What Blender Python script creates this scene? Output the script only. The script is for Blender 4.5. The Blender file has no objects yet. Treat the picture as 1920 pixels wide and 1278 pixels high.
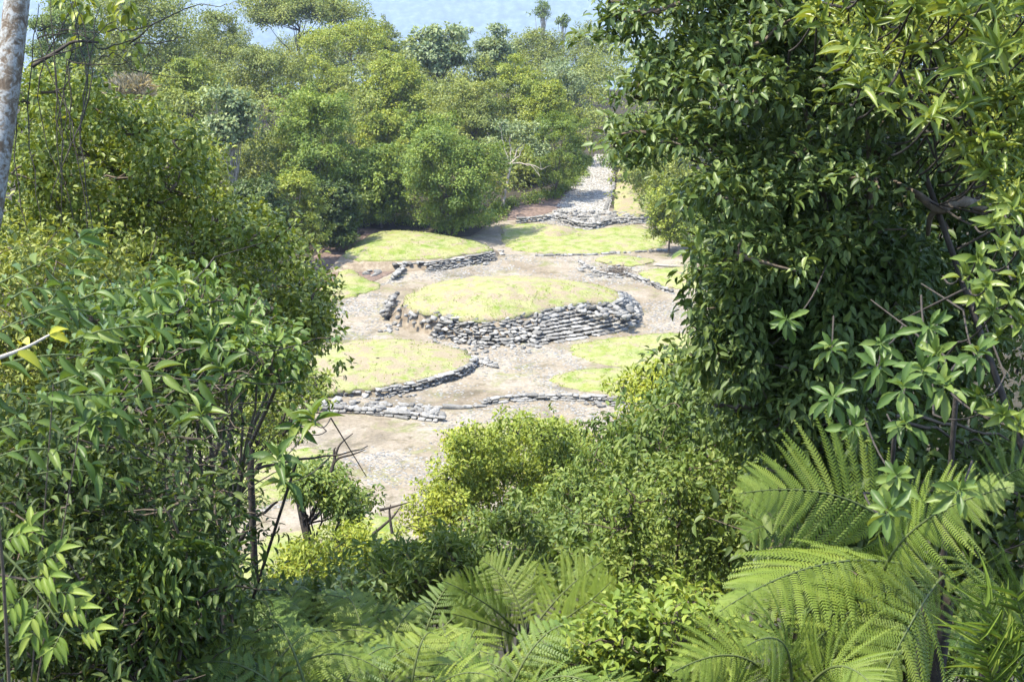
import bpy, bmesh, math
import numpy as np
from mathutils import Vector, Matrix
from mathutils import noise as mnoise

C = bpy.context.scene.collection
sc = bpy.context.scene
R = math.radians
# ------------------------------------------------------------------ camera, sky, sun, exposure
H, PITCH, F = 44.0, R(17.5), 2637.0
cam = bpy.data.cameras.new("camera"); co = bpy.data.objects.new("camera", cam); C.objects.link(co)
co.location = (0, 0, H); co.rotation_euler = (R(90) - PITCH, 0, 0)
cam.sensor_width = 36; cam.lens = 36 * F / 1920; cam.clip_start = .1; cam.clip_end = 40000
cam.dof.use_dof = True; cam.dof.focus_distance = 40; cam.dof.aperture_fstop = 15
sc.camera = co
SUNV = Vector((-.80, -.25, 1.85)).normalized()
w = bpy.data.worlds.new("World"); sc.world = w; w.use_nodes = True
nt = w.node_tree
sky = nt.nodes.new("ShaderNodeTexSky"); sky.sky_type = 'NISHITA'; sky.sun_disc = False
sky.sun_elevation = math.asin(SUNV.z); sky.sun_rotation = math.atan2(SUNV.x, SUNV.y)
bg = nt.nodes["Background"]; bg.inputs[1].default_value = .15
nt.links.new(sky.outputs[0], bg.inputs[0])
sun = bpy.data.lights.new("sun", 'SUN'); sun.energy = 2.7; sun.angle = R(.5); sun.color = (1, .94, .82)
so = bpy.data.objects.new("sun", sun); C.objects.link(so); so.location = (-60, -20, 160)
so.rotation_euler = (-SUNV).to_track_quat('-Z', 'Y').to_euler()
vs = sc.view_settings
vs.view_transform = 'Standard'; vs.look = 'None'; vs.gamma = 1; vs.use_curve_mapping = False; vs.exposure = 2.33
cy = sc.cycles
cy.max_bounces = 6; cy.diffuse_bounces = 4; cy.glossy_bounces = 2; cy.transmission_bounces = 3
cy.transparent_max_bounces = 4; cy.volume_bounces = 1; cy.caustics_reflective = False; cy.caustics_refractive = False

# ------------------------------------------------------------------ pixels of the photo -> places
FW = np.array([0, math.cos(PITCH), -math.sin(PITCH)]); UP = np.array([0, math.sin(PITCH), math.cos(PITCH)])
RT = np.array([1., 0, 0]); CAM = np.array([0, 0, H])
def ray(px, py): return FW + RT * ((px - 960) / F) + UP * ((639 - py) / F)
def A(px, py, d): return CAM + ray(px, py) * d
def G(px, py, z=0.):
    r = ray(px, py); return CAM + r * ((z - H) / r[2])
def GP(pts, z=0.): return np.array([G(x, y, z) for x, y in pts])
TY = [-80, -3, 0, 2.2, 10, 20, 40, 60, 78, 90, 340, 700, 1500, 1900]
TZ = [46, 42.6, 42.4, 41.2, 35.2, 27.5, 13.6, 4.6, .5, 0, 0, -70, -235, -250]
def zt(x, y): return float(np.interp(y, TY, TZ))

# ------------------------------------------------------------------ mesh helpers
def mk(name, V, faces, mat, parent=None, rnd=None, smooth=False):
    """one mesh object from numpy vertices and a list of face arrays (tris / quads)"""
    me = bpy.data.meshes.new(name)
    fill(me, V, faces, rnd, smooth)
    if mat: me.materials.append(mat)
    return link(name, me, parent)
def fill(me, V, faces, rnd=None, smooth=False):
    V = np.asarray(V, np.float32); me.vertices.add(len(V)); me.vertices.foreach_set("co", V.ravel())
    faces = [np.asarray(f, np.int32) for f in faces if len(f)]
    li = np.concatenate([f.ravel() for f in faces]); tot = np.concatenate([np.full(len(f), f.shape[1], np.int32) for f in faces])
    me.loops.add(len(li)); me.loops.foreach_set("vertex_index", li)
    me.polygons.add(len(tot)); st = np.concatenate([[0], np.cumsum(tot)[:-1]]).astype(np.int32)
    me.polygons.foreach_set("loop_start", st)
    if smooth: me.polygons.foreach_set("use_smooth", np.ones(len(tot), bool))
    if rnd is not None:
        a = me.attributes.new("rnd", 'FLOAT', 'POINT'); a.data.foreach_set("value", np.asarray(rnd, np.float32))
    me.update(calc_edges=True)
def link(name, me, parent=None, mw=None):
    o = bpy.data.objects.new(name, me); C.objects.link(o)
    if parent is not None: o.parent = parent
    if mw is not None: o.matrix_local = mw
    return o
def thing(name, label, cat, loc=(0, 0, 0), group=None):
    o = bpy.data.objects.new(name, None); C.objects.link(o); o.location = [float(v) for v in loc]
    o.empty_display_size = .3
    return tag(o, label, cat, group)
def tag(o, label, cat=None, group=None, kind=None):
    o['label'] = label
    if cat: o['category'] = cat
    if group: o['group'] = group
    if kind: o['kind'] = kind
    return o
def nrm(a): return a / np.maximum(np.linalg.norm(a, axis=-1, keepdims=True), 1e-9)

class Tubes:
    """tapered tubes collected into one mesh"""
    def __init__(s): s.V = []; s.Q = []; s.n = 0
    def add(s, P, r, k=5):
        P = np.asarray(P, float); n = len(P); r = np.interp(np.linspace(0, 1, n), np.linspace(0, 1, len(r)), r) if len(r) != n else np.asarray(r, float)
        T = nrm(np.gradient(P, axis=0)); a = np.array([.31, .87, .39]);
        N = nrm(np.cross(T, a)); B = np.cross(T, N)
        th = np.linspace(0, 2 * np.pi, k, endpoint=False)
        V = P[:, None] + r[:, None, None] * (N[:, None] * np.cos(th)[None, :, None] + B[:, None] * np.sin(th)[None, :, None])
        i = np.arange(n - 1)[:, None] * k; j = np.arange(k)[None]; j2 = (j + 1) % k
        q = np.stack([i + j, i + j2, i + k + j2, i + k + j], -1).reshape(-1, 4) + s.n
        s.V.append(V.reshape(-1, 3)); s.Q.append(q); s.n += n * k
        if k <= 4: e = np.arange((n - 1) * k, n * k)[None] + s.n - n * k; s.Q.append(e if k == 4 else np.concatenate([e, e[:, :1]], 1)[:, :3] if False else np.zeros((0, 4), int))
    def build(s, name, mat, parent=None):
        if not s.V: return None
        V = np.concatenate(s.V)
        if parent is not None: V = V - np.array(parent.location)
        return mk(name, V, [np.concatenate(s.Q)], mat, parent, smooth=True)
def bez(a, b, c, n=8):
    t = np.linspace(0, 1, n)[:, None]; a, b, c = map(np.asarray, (a, b, c))
    return (1 - t) ** 2 * a + 2 * t * (1 - t) * b + t ** 2 * c
def spline(P, n=24):
    P = np.asarray(P, float); t = np.linspace(0, len(P) - 1, n); out = []
    for u in t:
        i = min(int(u), len(P) - 2); f = u - i
        p0, p1, p2, p3 = P[max(i - 1, 0)], P[i], P[i + 1], P[min(i + 2, len(P) - 1)]
        out.append(.5 * (2 * p1 + (p2 - p0) * f + (2 * p0 - 5 * p1 + 4 * p2 - p3) * f * f + (3 * p1 - p0 - 3 * p2 + p3) * f ** 3))
    return np.array(out)
def wob(P, amp, rng):
    P = np.asarray(P, float).copy(); k = rng.normal(0, amp, P.shape); k[0] = 0; k[-1] = 0
    P += k; return P

# leaf templates: vertices (across, along, lift), faces
def leaf_grid(nl, prof, curl, fold, wave=0):
    V, Q = [], []
    for i in range(nl + 1):
        t = i / nl; hw = prof(t) * .5; dz = -curl * t * t
        wv = wave * (.5 if i % 2 else -.5)
        V += [(-hw * (1 + wv), t, dz + fold * hw), (0, t, dz), (hw * (1 - wv), t, dz + fold * hw)]
    for i in range(nl):
        a = 3 * i; Q += [(a, a + 1, a + 4, a + 3), (a + 1, a + 2, a + 5, a + 4)]
    return np.array(V, float), [np.array(Q)]
def prof_oval(t): return max(0.03, math.sin(math.pi * min(1, t ** .8)) ** .8)
def prof_lance(t): return max(0.03, math.sin(math.pi * t ** .9) ** 1.0 * (1 - .15 * t))
def prof_obov(t): return max(0.04, math.sin(math.pi * t ** 1.5) ** .75)
LEAF = {
 'quad': (np.array([(0, 0, 0), (-.5, .45, .12), (0, 1, -.12), (.5, .45, .12)], float), [np.array([(0, 2, 1), (0, 3, 2)])]),
 'mid': (np.array([(0, 0, 0), (-.46, .28, .1), (-.40, .62, .06), (0, .5, -.02), (.46, .28, .1), (.40, .62, .06), (0, 1, -.16)], float),
         [np.array([(0, 3, 2, 1), (0, 4, 5, 3)]), np.array([(3, 6, 2), (3, 5, 6)])]),
 'oval': leaf_grid(6, prof_oval, .22, .35), 'lance': leaf_grid(7, prof_lance, .3, .4),
 'obov': leaf_grid(8, prof_obov, .28, .3, .16), 'blade': leaf_grid(5, lambda t: max(.02, (1 - t) ** .7 * min(1, .4 + 3 * t)), .5, .3),
}
def frames(D, U):
    D = nrm(D); X = nrm(np.cross(D, U)); N = np.cross(X, D); return X, D, N
def leaves_np(P, D, U, L, Wd, shape):
    V0, F0 = LEAF[shape]; X, Y, Z = frames(D, U)
    V = (P[:, None] + X[:, None] * (V0[None, :, 0, None] * (L * Wd)[:, None, None]) + Y[:, None] * (V0[None, :, 1, None] * L[:, None, None])
         + Z[:, None] * (V0[None, :, 2, None] * L[:, None, None]))
    n = len(P); k = len(V0)
    Fs = [(f[None] + (np.arange(n) * k)[:, None, None]).reshape(-1, f.shape[1]) for f in F0]
    return V.reshape(-1, 3), Fs, k
SHARED = {}
def foliage(parent, P, D, U, L, Wd, shape, mat, rng, nparts=0, part_shape=None, name='foliage'):
    """leaves of one plant: up to nparts nearest ones are objects, the rest one mesh"""
    P, D, U = (np.asarray(a, float) for a in (P, D, U)); L = np.broadcast_to(np.asarray(L, float), (len(P),)).copy(); Wd = np.broadcast_to(np.asarray(Wd, float), (len(P),)).copy()
    org = np.array(parent.location) if parent is not None else np.zeros(3)
    keep = np.ones(len(P), bool)
    if nparts:
        q = P - CAM; d = q @ FW; px = 960 + F * (q @ RT) / d; py = 639 - F * (q @ UP) / d
        sc_ = L / np.maximum(d, 1) ** 2.5
        sc_ = np.where((px > -10) & (px < 1930) & (py > -10) & (py < 1290), sc_, 0)
        if len(P) > nparts: idx = np.argsort(-sc_)[:nparts]
        else: idx = np.arange(len(P))
        keep[idx] = False; X, Y, Z = frames(D[idx], U[idx])
        key = (part_shape or shape, mat.name)
        if key not in SHARED:
            me = bpy.data.meshes.new('leaf'); fill(me, *LEAF[key[0]], None, True); me.materials.append(mat); SHARED[key] = me
        for a, i in enumerate(idx):
            m = Matrix.Identity(4)
            for r in range(3):
                m[r][0] = X[a][r] * L[i] * Wd[i]; m[r][1] = Y[a][r] * L[i]; m[r][2] = Z[a][r] * L[i]; m[r][3] = P[i][r] - org[r]
            link('leaf', SHARED[key], parent, m)
    if keep.any():
        V, Fs, k = leaves_np(P[keep] - org, D[keep], U[keep], L[keep], Wd[keep], shape)
        o = mk(name, V, Fs, mat, parent, rnd=np.repeat(rng.random(keep.sum()), k), smooth=shape != 'quad')
        o['kind'] = 'stuff'; return o
def sph(n, rng): return nrm(rng.normal(size=(n, 3)))
def subclump(Cn, Rn, ns, rng, fac=.42, flat=1., low=-.35, shoot=.17):
    """twig clusters on the outside of each clump"""
    Cn = np.asarray(Cn, float); Rn = np.broadcast_to(np.asarray(Rn, float), (len(Cn),))
    d = sph(len(Cn) * ns, rng); d[:, 2] = np.where(d[:, 2] < low, -d[:, 2], d[:, 2])
    r = np.repeat(Rn, ns); sh = rng.random(len(r)) < shoot; s = r * np.where(sh, rng.uniform(1.05, 1.55, len(r)), rng.uniform(.4, 1.05, len(r))); o = d * s[:, None]; o[:, 2] *= flat
    return np.repeat(Cn, ns, 0) + o, r * fac * rng.uniform(.6, 1.3, len(r)) * np.where(sh, .6, 1), d
def leafcloud(Cn, Rn, n, L, rng, out=.7, droop=.35, up=.6, flat=1., shell=.45, jl=.3, sn=.45, nj=.38, ref=None):
    """n leaves spread over clusters (Cn, Rn)"""
    Rn = np.broadcast_to(np.asarray(Rn, float), (len(Cn),)); p = Rn ** 2 / (Rn ** 2).sum()
    i = rng.choice(len(Cn), n, p=p); d = sph(n, rng); d[:, 2] += .3; d = nrm(d)
    o = d * (Rn[i] * rng.random(n) ** shell)[:, None]; o[:, 2] *= flat
    P = Cn[i] + o
    D = nrm(d * out + rng.normal(0, .45, (n, 3)) + np.array([0, 0, -droop]))
    if ref is not None: up_ = nrm(P - ref[i]) * .9 + np.array([0, 0, up])
    else: up_ = np.array([0, 0, up])
    U = nrm(up_ + d * sn + rng.normal(0, nj, (n, 3)))
    return P, D, U, L * rng.uniform(1 - jl, 1 + jl, n)

# ------------------------------------------------------------------ materials
def nodes(name):
    m = bpy.data.materials.new(name); m.use_nodes = True; n = m.node_tree
    b = n.nodes["Principled BSDF"]; return m, n, b
def ramp(n, fac, stops, interp='LINEAR'):
    r = n.nodes.new("ShaderNodeValToRGB"); e = r.color_ramp.elements; r.color_ramp.interpolation = interp
    while len(e) < len(stops): e.new(.5)
    for k, (p, c) in zip(e, stops): k.position = p; k.color = (*c, 1)
    n.links.new(fac, r.inputs[0]); return r.outputs[0]
def noise(n, scale, detail=6, rough=.6, src='pos', dist=0.):
    t = n.nodes.new("ShaderNodeTexNoise"); t.inputs['Scale'].default_value = scale; t.inputs['Detail'].default_value = detail
    t.inputs['Roughness'].default_value = rough; t.inputs['Distortion'].default_value = dist
    if src == 'pos': g = n.nodes.new("ShaderNodeNewGeometry"); n.links.new(g.outputs['Position'], t.inputs['Vector'])
    else: g = n.nodes.new("ShaderNodeTexCoord"); n.links.new(g.outputs['Object'], t.inputs['Vector'])
    return t.outputs['Fac']
def mixc(n, fac, a, b, mode='MIX'):
    x = n.nodes.new("ShaderNodeMix"); x.data_type = 'RGBA'; x.blend_type = mode
    for v, s in ((fac, x.inputs[0]), (a, x.inputs[6]), (b, x.inputs[7])):
        if isinstance(v, (int, float)): s.default_value = v
        elif isinstance(v, tuple): s.default_value = (*v, 1)
        else: n.links.new(v, s)
    return x.outputs[2]
def math_(n, op, a, b=None):
    x = n.nodes.new("ShaderNodeMath"); x.operation = op
    for v, s in ((a, x.inputs[0]), (b, x.inputs[1])):
        if v is None: continue
        if isinstance(v, (int, float)): s.default_value = v
        else: n.links.new(v, s)
    return x.outputs[0]
def bump(n, b, h, st, d=.1):
    x = n.nodes.new("ShaderNodeBump"); x.inputs['Strength'].default_value = st; x.inputs['Distance'].default_value = d
    n.links.new(h, x.inputs['Height']); n.links.new(x.outputs[0], b.inputs['Normal'])
def rndfac(n):
    a = n.nodes.new("ShaderNodeAttribute"); a.attribute_name = 'rnd'; o = n.nodes.new("ShaderNodeObjectInfo")
    return math_(n, 'FRACT', math_(n, 'ADD', a.outputs['Fac'], o.outputs['Random']))
def leafmat(name, cols, rough=.45, trans=.32, spec=.2, ty=(1.25, 1.15, .5), big=.25):
    m, n, b = nodes(name); k = len(cols)
    c = ramp(n, rndfac(n), [(i / (k - 1), c) for i, c in enumerate(cols)])
    lo = noise(n, big, 2, .5); v = ramp(n, lo, [(.3, (.72, .78, .8)), (.7, (1.25, 1.18, 1.0))])
    c = mixc(n, 1., c, v, 'MULTIPLY')
    n.links.new(c, b.inputs['Base Color']); b.inputs['Roughness'].default_value = rough; b.inputs['Specular IOR Level'].default_value = spec
    t = n.nodes.new("ShaderNodeBsdfTranslucent"); n.links.new(mixc(n, 1., c, ty, 'MULTIPLY'), t.inputs[0])
    mx = n.nodes.new("ShaderNodeMixShader"); mx.inputs[0].default_value = trans
    n.links.new(b.outputs[0], mx.inputs[1]); n.links.new(t.outputs[0], mx.inputs[2])
    n.links.new(mx.outputs[0], n.nodes["Material Output"].inputs[0]); return m
def plain(name, stops, scale, rough=.9, bs=.3, src='pos', detail=8, bd=.05):
    m, n, b = nodes(name); f = noise(n, scale, detail, .65, src)
    n.links.new(ramp(n, f, stops), b.inputs['Base Color']); b.inputs['Roughness'].default_value = rough
    b.inputs['Specular IOR Level'].default_value = .25
    if bs: bump(n, b, f, bs, bd)
    return m
LM = dict(
 mid=leafmat('leaf mid green', [(.06,.098,.024), (.095,.143,.032), (.135,.185,.042), (.185,.225,.065)]),
 olive=leafmat('leaf olive', [(.10,.126,.029), (.14,.17,.04), (.18,.212,.052), (.23,.255,.068)]),
 lime=leafmat('leaf yellow green', [(.118,.158,.023), (.168,.21,.029), (.218,.262,.038), (.275,.292,.052)]),
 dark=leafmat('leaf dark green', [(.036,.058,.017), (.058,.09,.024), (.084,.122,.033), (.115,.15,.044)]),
 pale=leafmat('leaf pale grey green', [(0.117, 0.163, 0.078), (0.169, 0.221, 0.104), (0.221, 0.267, 0.130), (0.260, 0.299, 0.156)]),
 bright=leafmat('leaf bright green', [(.09,.138,.025), (.12,.178,.031), (.16,.22,.039), (.215,.255,.053)]),
 deep=leafmat('leaf shade darkened', [(.026, .044, .013), (.043, .07, .019), (.064, .094, .025), (.09, .118, .034)], rough=.5, trans=.28, spec=.2),  # darker copy of the dark leaf; shade coloured in for lower left shrub
 gloss=leafmat('leaf glossy dark', [(.05,.076,.022), (.078,.118,.034), (.112,.158,.046), (.165,.205,.065)], rough=.42, trans=.3, spec=.26),
 glime=leafmat('leaf glossy lime', [(.09,.13,.024), (.13,.175,.03), (.175,.22,.04), (.22,.25,.055)], rough=.38, trans=.32, spec=.3),
 vine=leafmat('leaf vine', [(.078,.108,.02), (.115,.155,.028), (.165,.208,.036), (.24,.26,.055)], rough=.42, trans=.32, spec=.26),
 near=leafmat('leaf near', [(.048,.085,.02), (.076,.128,.029), (.106,.163,.038), (.155,.2,.048)], rough=.42, trans=.32, spec=.26),
 fern=leafmat('leaf fern', [(.118,.172,.027), (.14,.197,.031), (.16,.217,.036), (.185,.235,.045)], rough=.5, trans=.4, spec=.3),
 dfern=leafmat('leaf fern deep', [(.075, .125, .026), (.09, .145, .031), (.105, .16, .035), (.12, .175, .04)], rough=.45, trans=.32, spec=.25),
 yellow=leafmat('leaf yellow', [(.30, .30, .03), (.40, .38, .05), (.48, .42, .06)], rough=.4, trans=.3),
 tan=leafmat('dry straw', [(.24, .21, .16), (.30, .265, .2), (.36, .32, .25)], rough=.8, trans=.2, spec=.1),
 brownfern=leafmat('dry fern', [(.14, .10, .03), (.18, .13, .04), (.2, .16, .05)], rough=.7, trans=.2, spec=.1),
 blossom=leafmat('blossom yellow', [(.22,.235,.04), (.26,.27,.045), (.2,.25,.05)], rough=.6, trans=.3, spec=.2),
 russet=leafmat('leaf russet', [(.11,.128,.032), (.14,.155,.042), (.185,.17,.045), (.13,.175,.048)]),
)
BARK = plain('bark brown', [(.25, (.05, .038, .028)), (.5, (.10, .08, .058)), (.75, (.17, .145, .11))], 9, .9, .5)
BARKD = plain('bark dark', [(.3, (.022, .018, .014)), (.7, (.06, .05, .04))], 12, .9, .4)
BARKP = plain('bark pale', [(.3, (.20, .17, .13)), (.7, (.38, .34, .28))], 6, .85, .3)
TWIG = plain('twig', [(.3, (.045, .034, .024)), (.7, (.12, .095, .065))], 14, .85, .2)
GREENSTEM = plain('green stem', [(.3, (.05, .07, .02)), (.7, (.09, .11, .035))], 14, .6, 0)
def lichenbark():
    m, n, b = nodes('bark lichen'); f = noise(n, 13, 9, .66, dist=.5); g = noise(n, 26, 6, .6)
    c = ramp(n, f, [(.38, (.07, .048, .03)), (.47, (.14, .11, .08)), (.51, (.21, .205, .19)), (.62, (.27, .27, .26)), (.8, (.18, .18, .16))])
    c = mixc(n, ramp(n, g, [(.5, (0, 0, 0)), (.62, (.8,) * 3)]), c, (.1, .075, .05))
    n.links.new(c, b.inputs['Base Color']); b.inputs['Roughness'].default_value = .9; bump(n, b, f, .6, .03); return m
LICHEN = lichenbark()
def stonemat(name, k=1.):
    m, n, b = nodes(name); r = rndfac(n); f = noise(n, 5, 8, .65); g = noise(n, 22, 5, .6)
    base = ramp(n, r, [(0, (.16 * k, .152 * k, .136 * k)), (.5, (.26 * k, .25 * k, .226 * k)), (1, (.39 * k, .376 * k, .345 * k))])
    v = ramp(n, f, [(.3, (.6, .62, .6)), (.5, (1, 1, 1)), (.7, (1.35, 1.3, 1.22))]); c = mixc(n, 1., base, v, 'MULTIPLY')
    c = mixc(n, ramp(n, g, [(.56, (0, 0, 0)), (.66, (.55,) * 3)]), c, (.13 * k, .14 * k, .10 * k))
    n.links.new(c, b.inputs['Base Color']); b.inputs['Roughness'].default_value = .92; b.inputs['Specular IOR Level'].default_value = .2
    bump(n, b, g, .5, .06); return m
STONE = stonemat('field stone', .64); COBBLE = stonemat('cobble stone', .64); PALECOB = stonemat('pale cobble stone', .95)
def grassmat(name='short grass', dry=.0):
    m, n, b = nodes(name); a = noise(n, .3, 6, .65); p = noise(n, .8, 8, .7); f = noise(n, 6, 6, .8); s = noise(n, .55, 9, .72, dist=.6)
    c = ramp(n, a, [(.32, (0.095, 0.151, 0.020)), (.46, (0.134, 0.176, 0.032)), (.56, (0.176, 0.194, 0.052)), (.68, (0.205, 0.198, 0.074))])
    c = mixc(n, ramp(n, p, [(.40 - dry, (0, 0, 0)), (.58 - dry, (.85,) * 3)]), c, (0.245, 0.234, 0.120))
    c = mixc(n, ramp(n, s, [(.52 - dry, (0, 0, 0)), (.60 - dry, (.85,) * 3)]), c, (0.225, 0.176, 0.131))
    c = mixc(n, 1., c, ramp(n, f, [(.3, (.66, .7, .62)), (.7, (1.25, 1.22, 1.2))]), 'MULTIPLY')
    n.links.new(c, b.inputs['Base Color']); b.inputs['Roughness'].default_value = 1; b.inputs['Specular IOR Level'].default_value = .1
    bump(n, b, f, .9, .12); return m
GRASS = grassmat(); GRASSD = grassmat('dry short grass', .05)
def dirtmat():
    m, n, b = nodes('clearing earth'); a = noise(n, .16, 8, .62, dist=.3); f = noise(n, 3.2, 8, .75); g = noise(n, .5, 6, .7)
    c = ramp(n, a, [(.3, (0.128, 0.102, 0.070)), (.46, (0.179, 0.149, 0.106)), (.6, (0.222, 0.192, 0.148)), (.72, (0.161, 0.140, 0.091))])
    c = mixc(n, ramp(n, g, [(.52, (0, 0, 0)), (.66, (.75,) * 3)]), c, (0.090, 0.074, 0.043))
    h = noise(n, .33, 7, .7, dist=.8); k = noise(n, .11, 4, .6, dist=.6)
    c = mixc(n, ramp(n, h, [(.54, (0, 0, 0)), (.66, (.7,) * 3)]), c, (0.123, 0.134, 0.044))
    c = mixc(n, ramp(n, k, [(.56, (0, 0, 0)), (.64, (.6,) * 3)]), c, (0.085, 0.072, 0.050))
    c = mixc(n, 1., c, ramp(n, f, [(.3, (.68,) * 3), (.7, (1.3,) * 3)]), 'MULTIPLY')
    n.links.new(c, b.inputs['Base Color']); b.inputs['Roughness'].default_value = 1; b.inputs['Specular IOR Level'].default_value = .1
    bump(n, b, f, .7, .1); return m
DIRT = dirtmat()
LITTER = plain('leaf litter', [(.3, (.06, .042, .03)), (.5, (.115, .08, .06)), (.7, (.2, .145, .11))], 2.4, 1, .6)
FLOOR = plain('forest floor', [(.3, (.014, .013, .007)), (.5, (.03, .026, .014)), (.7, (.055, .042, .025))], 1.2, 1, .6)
MOUNDEARTH = plain('mound earth', [(.3, (.10, .075, .05)), (.5, (.17, .135, .092)), (.7, (.25, .21, .15))], 1.4, 1, .7)

# ------------------------------------------------------------------ ground, far hill, haze
def grid(xs, ys, fz):
    X, Y = np.meshgrid(xs, ys); Z = np.vectorize(fz)(X, Y); nx, ny = len(xs), len(ys)
    i = np.arange(ny - 1)[:, None] * nx; j = np.arange(nx - 1)[None]
    q = np.stack([i + j, i + j + 1, i + nx + j + 1, i + nx + j], -1).reshape(-1, 4)
    return np.stack([X, Y, Z], -1).reshape(-1, 3), [q]
def gz(x, y):
    a = 0 if 76 < y < 335 and abs(x) < 140 else .35
    return zt(x, y) + a * mnoise.noise(Vector((x * .25, y * .25, 0))) * (1 if y < 76 else 4)
V, Q = grid(np.concatenate([np.arange(-1500, -160, 60), np.arange(-160, 161, 4), np.arange(200, 1501, 60)]),
            np.concatenate([np.arange(-80, 340, 2.5), np.arange(340, 1900, 40)]), gz)
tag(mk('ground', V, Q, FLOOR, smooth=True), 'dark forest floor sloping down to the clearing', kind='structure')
HY = [1800, 5500, 8500, 9900, 12500, 19000]; HZ = [-260, -1000, -960, -150, 200, 900]
def hz(x, y):
    f = min(1, max(0, (y - 5500) / 2500))
    return float(np.interp(y, HY, HZ)) + f * (150 * mnoise.fractal(Vector((x * .00035 + 3, y * .00035, 0)), 1., 2., 4) + 20 * mnoise.fractal(Vector((x * .008, y * .008, 5)), .7, 2., 3))
V, Q = grid(np.concatenate([np.arange(-8000, -4000, 200), np.arange(-4000, 4001, 40), np.arange(4200, 8001, 200)]), np.concatenate([np.arange(1800, 8400, 300), np.arange(8400, 10300, 26), np.arange(10400, 19001, 250)]), hz)
HILLM = plain('hill forest', [(.34, (.012, .03, .012)), (.5, (.035, .065, .022)), (.66, (.09, .12, .04))], .022, 1, 0, detail=9)
tag(mk('hill', V, Q, HILLM, smooth=True), 'distant blue forested hillside beyond the trees', kind='structure')
def box(name, lo, hi, mat):
    lo, hi = np.array(lo, float), np.array(hi, float); v = np.array([[(lo, hi)[i >> k & 1][k] for k in range(3)] for i in range(8)])
    return mk(name, v, [np.array([(0, 2, 3, 1), (4, 5, 7, 6), (0, 1, 5, 4), (2, 6, 7, 3), (0, 4, 6, 2), (1, 3, 7, 5)])], mat)
hm = bpy.data.materials.new('haze air'); hm.use_nodes = True; n = hm.node_tree; n.nodes.clear()
pv = n.nodes.new("ShaderNodeVolumePrincipled"); om = n.nodes.new("ShaderNodeOutputMaterial"); n.links.new(pv.outputs[0], om.inputs['Volume'])
pv.inputs['Color'].default_value = (.56, .64, .92, 1); pv.inputs['Density'].default_value = 0.000068
tag(box('haze', (-8100, -90, -1400), (8100, 19100, 1300), hm), 'pale blue haze over the valley', kind='stuff')

# ------------------------------------------------------------------ the clearing
def inpoly(pts, poly):
    x, y = pts[:, 0], pts[:, 1]; r = np.zeros(len(pts), bool); j = len(poly) - 1
    for i in range(len(poly)):
        xi, yi = poly[i][:2]; xj, yj = poly[j][:2]
        r ^= ((yi > y) != (yj > y)) & (x < (xj - xi) * (y - yi) / (yj - yi + 1e-12) + xi); j = i
    return r
def resample(poly, step, closed=True, jit=0., rng=None):
    P = np.asarray(poly, float)
    if closed: P = np.concatenate([P, P[:1]])
    s = np.concatenate([[0], np.cumsum(np.linalg.norm(np.diff(P, axis=0), axis=1))]); n = max(3, int(s[-1] / step))
    t = np.linspace(0, s[-1], n, endpoint=not closed); out = np.stack([np.interp(t, s, P[:, k]) for k in range(P.shape[1])], 1)
    if jit: out[:, :2] += rng.normal(0, jit, (len(out), 2))
    return out
def smoothpoly(P, it=2, closed=True):
    P = np.asarray(P, float)
    for _ in range(it):
        Nx = np.roll(P, -1, 0) if closed else P[1:]; B = P if closed else P[:-1]
        Qn = np.empty((len(B) * 2, P.shape[1])); Qn[0::2] = .75 * B + .25 * Nx; Qn[1::2] = .25 * B + .75 * Nx
        P = Qn if closed else np.concatenate([P[:1], Qn, P[-1:]])
    return P
def cap(name, outline, z, dome, mat, parent=None, rng=None, rings=9, jit=.12, ctr=None, noise_=.08, step=.6):
    """star-shaped sheet that rises to its centre"""
    O = resample(smoothpoly(outline), step); J = rng.normal(0, jit, (len(O), 2)) if jit else np.zeros((len(O), 2)); c = O.mean(0) if ctr is None else np.asarray(ctr, float); n = len(O); V = []
    for k in range(rings + 1):
        f = 1 - (k / rings) ** 1.4 if k else 1.
        f = max(f, .02)
        for p, e in zip(O, J):
            q = c[:2] + (p[:2] - c[:2]) * f + (e if k == 0 else 0)
            zz = z + dome * (1 - f ** 2.2) + noise_ * (mnoise.noise(Vector((q[0] * .6, q[1] * .6, 3))) + .5) * min(1, 3 * (1 - f) + .1)
            V.append((q[0], q[1], zz))
    i = np.arange(rings)[:, None] * n; j = np.arange(n)[None]; j2 = (j + 1) % n
    q = np.stack([i + j, i + j2, i + n + j2, i + n + j], -1).reshape(-1, 4)
    V = np.array(V)
    # skirt down into the ground so the sheet has an edge
    sk = V[:n].copy(); sk[:, 2] -= .25; b = len(V); V = np.concatenate([V, sk])
    q2 = np.stack([j + b, j2 + b, j2, j], -1).reshape(-1, 4)
    if parent is not None: V = V - np.array(parent.location)
    return mk(name, V, [np.concatenate([q, q2])], mat, parent, smooth=True)
rg = np.random.default_rng(5)
CLEAR = GP([(935, 415), (1000, 396), (1110, 385), (1200, 395), (1290, 450), (1360, 520), (1440, 640), (1460, 800), (1400, 950), (1200, 1080), (900, 1180), (560, 1180), (300, 1060), (330, 880), (430, 760), (480, 640), (560, 560), (640, 520), (700, 490), (760, 470), (860, 450)])
tag(cap('clearing', CLEAR, .03, .02, DIRT, rng=rg, jit=.5, step=2, noise_=.03), 'pale bare earth of the open clearing', kind='structure')
PATHL = [(1035, 398), (1062, 362), (1090, 330), (1108, 306), (1116, 290)]; PATHR = [(1140, 398), (1150, 362), (1152, 330), (1143, 306), (1136, 290)]
pl, pr = GP(PATHL), GP(PATHR); V = []; 
for a, b in zip(pl, pr):
    for f in np.linspace(0, 1, 6): q = a + (b - a) * f; V.append((q[0], q[1], .05))
i = np.arange(4)[:, None] * 6; j = np.arange(5)[None]
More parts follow.
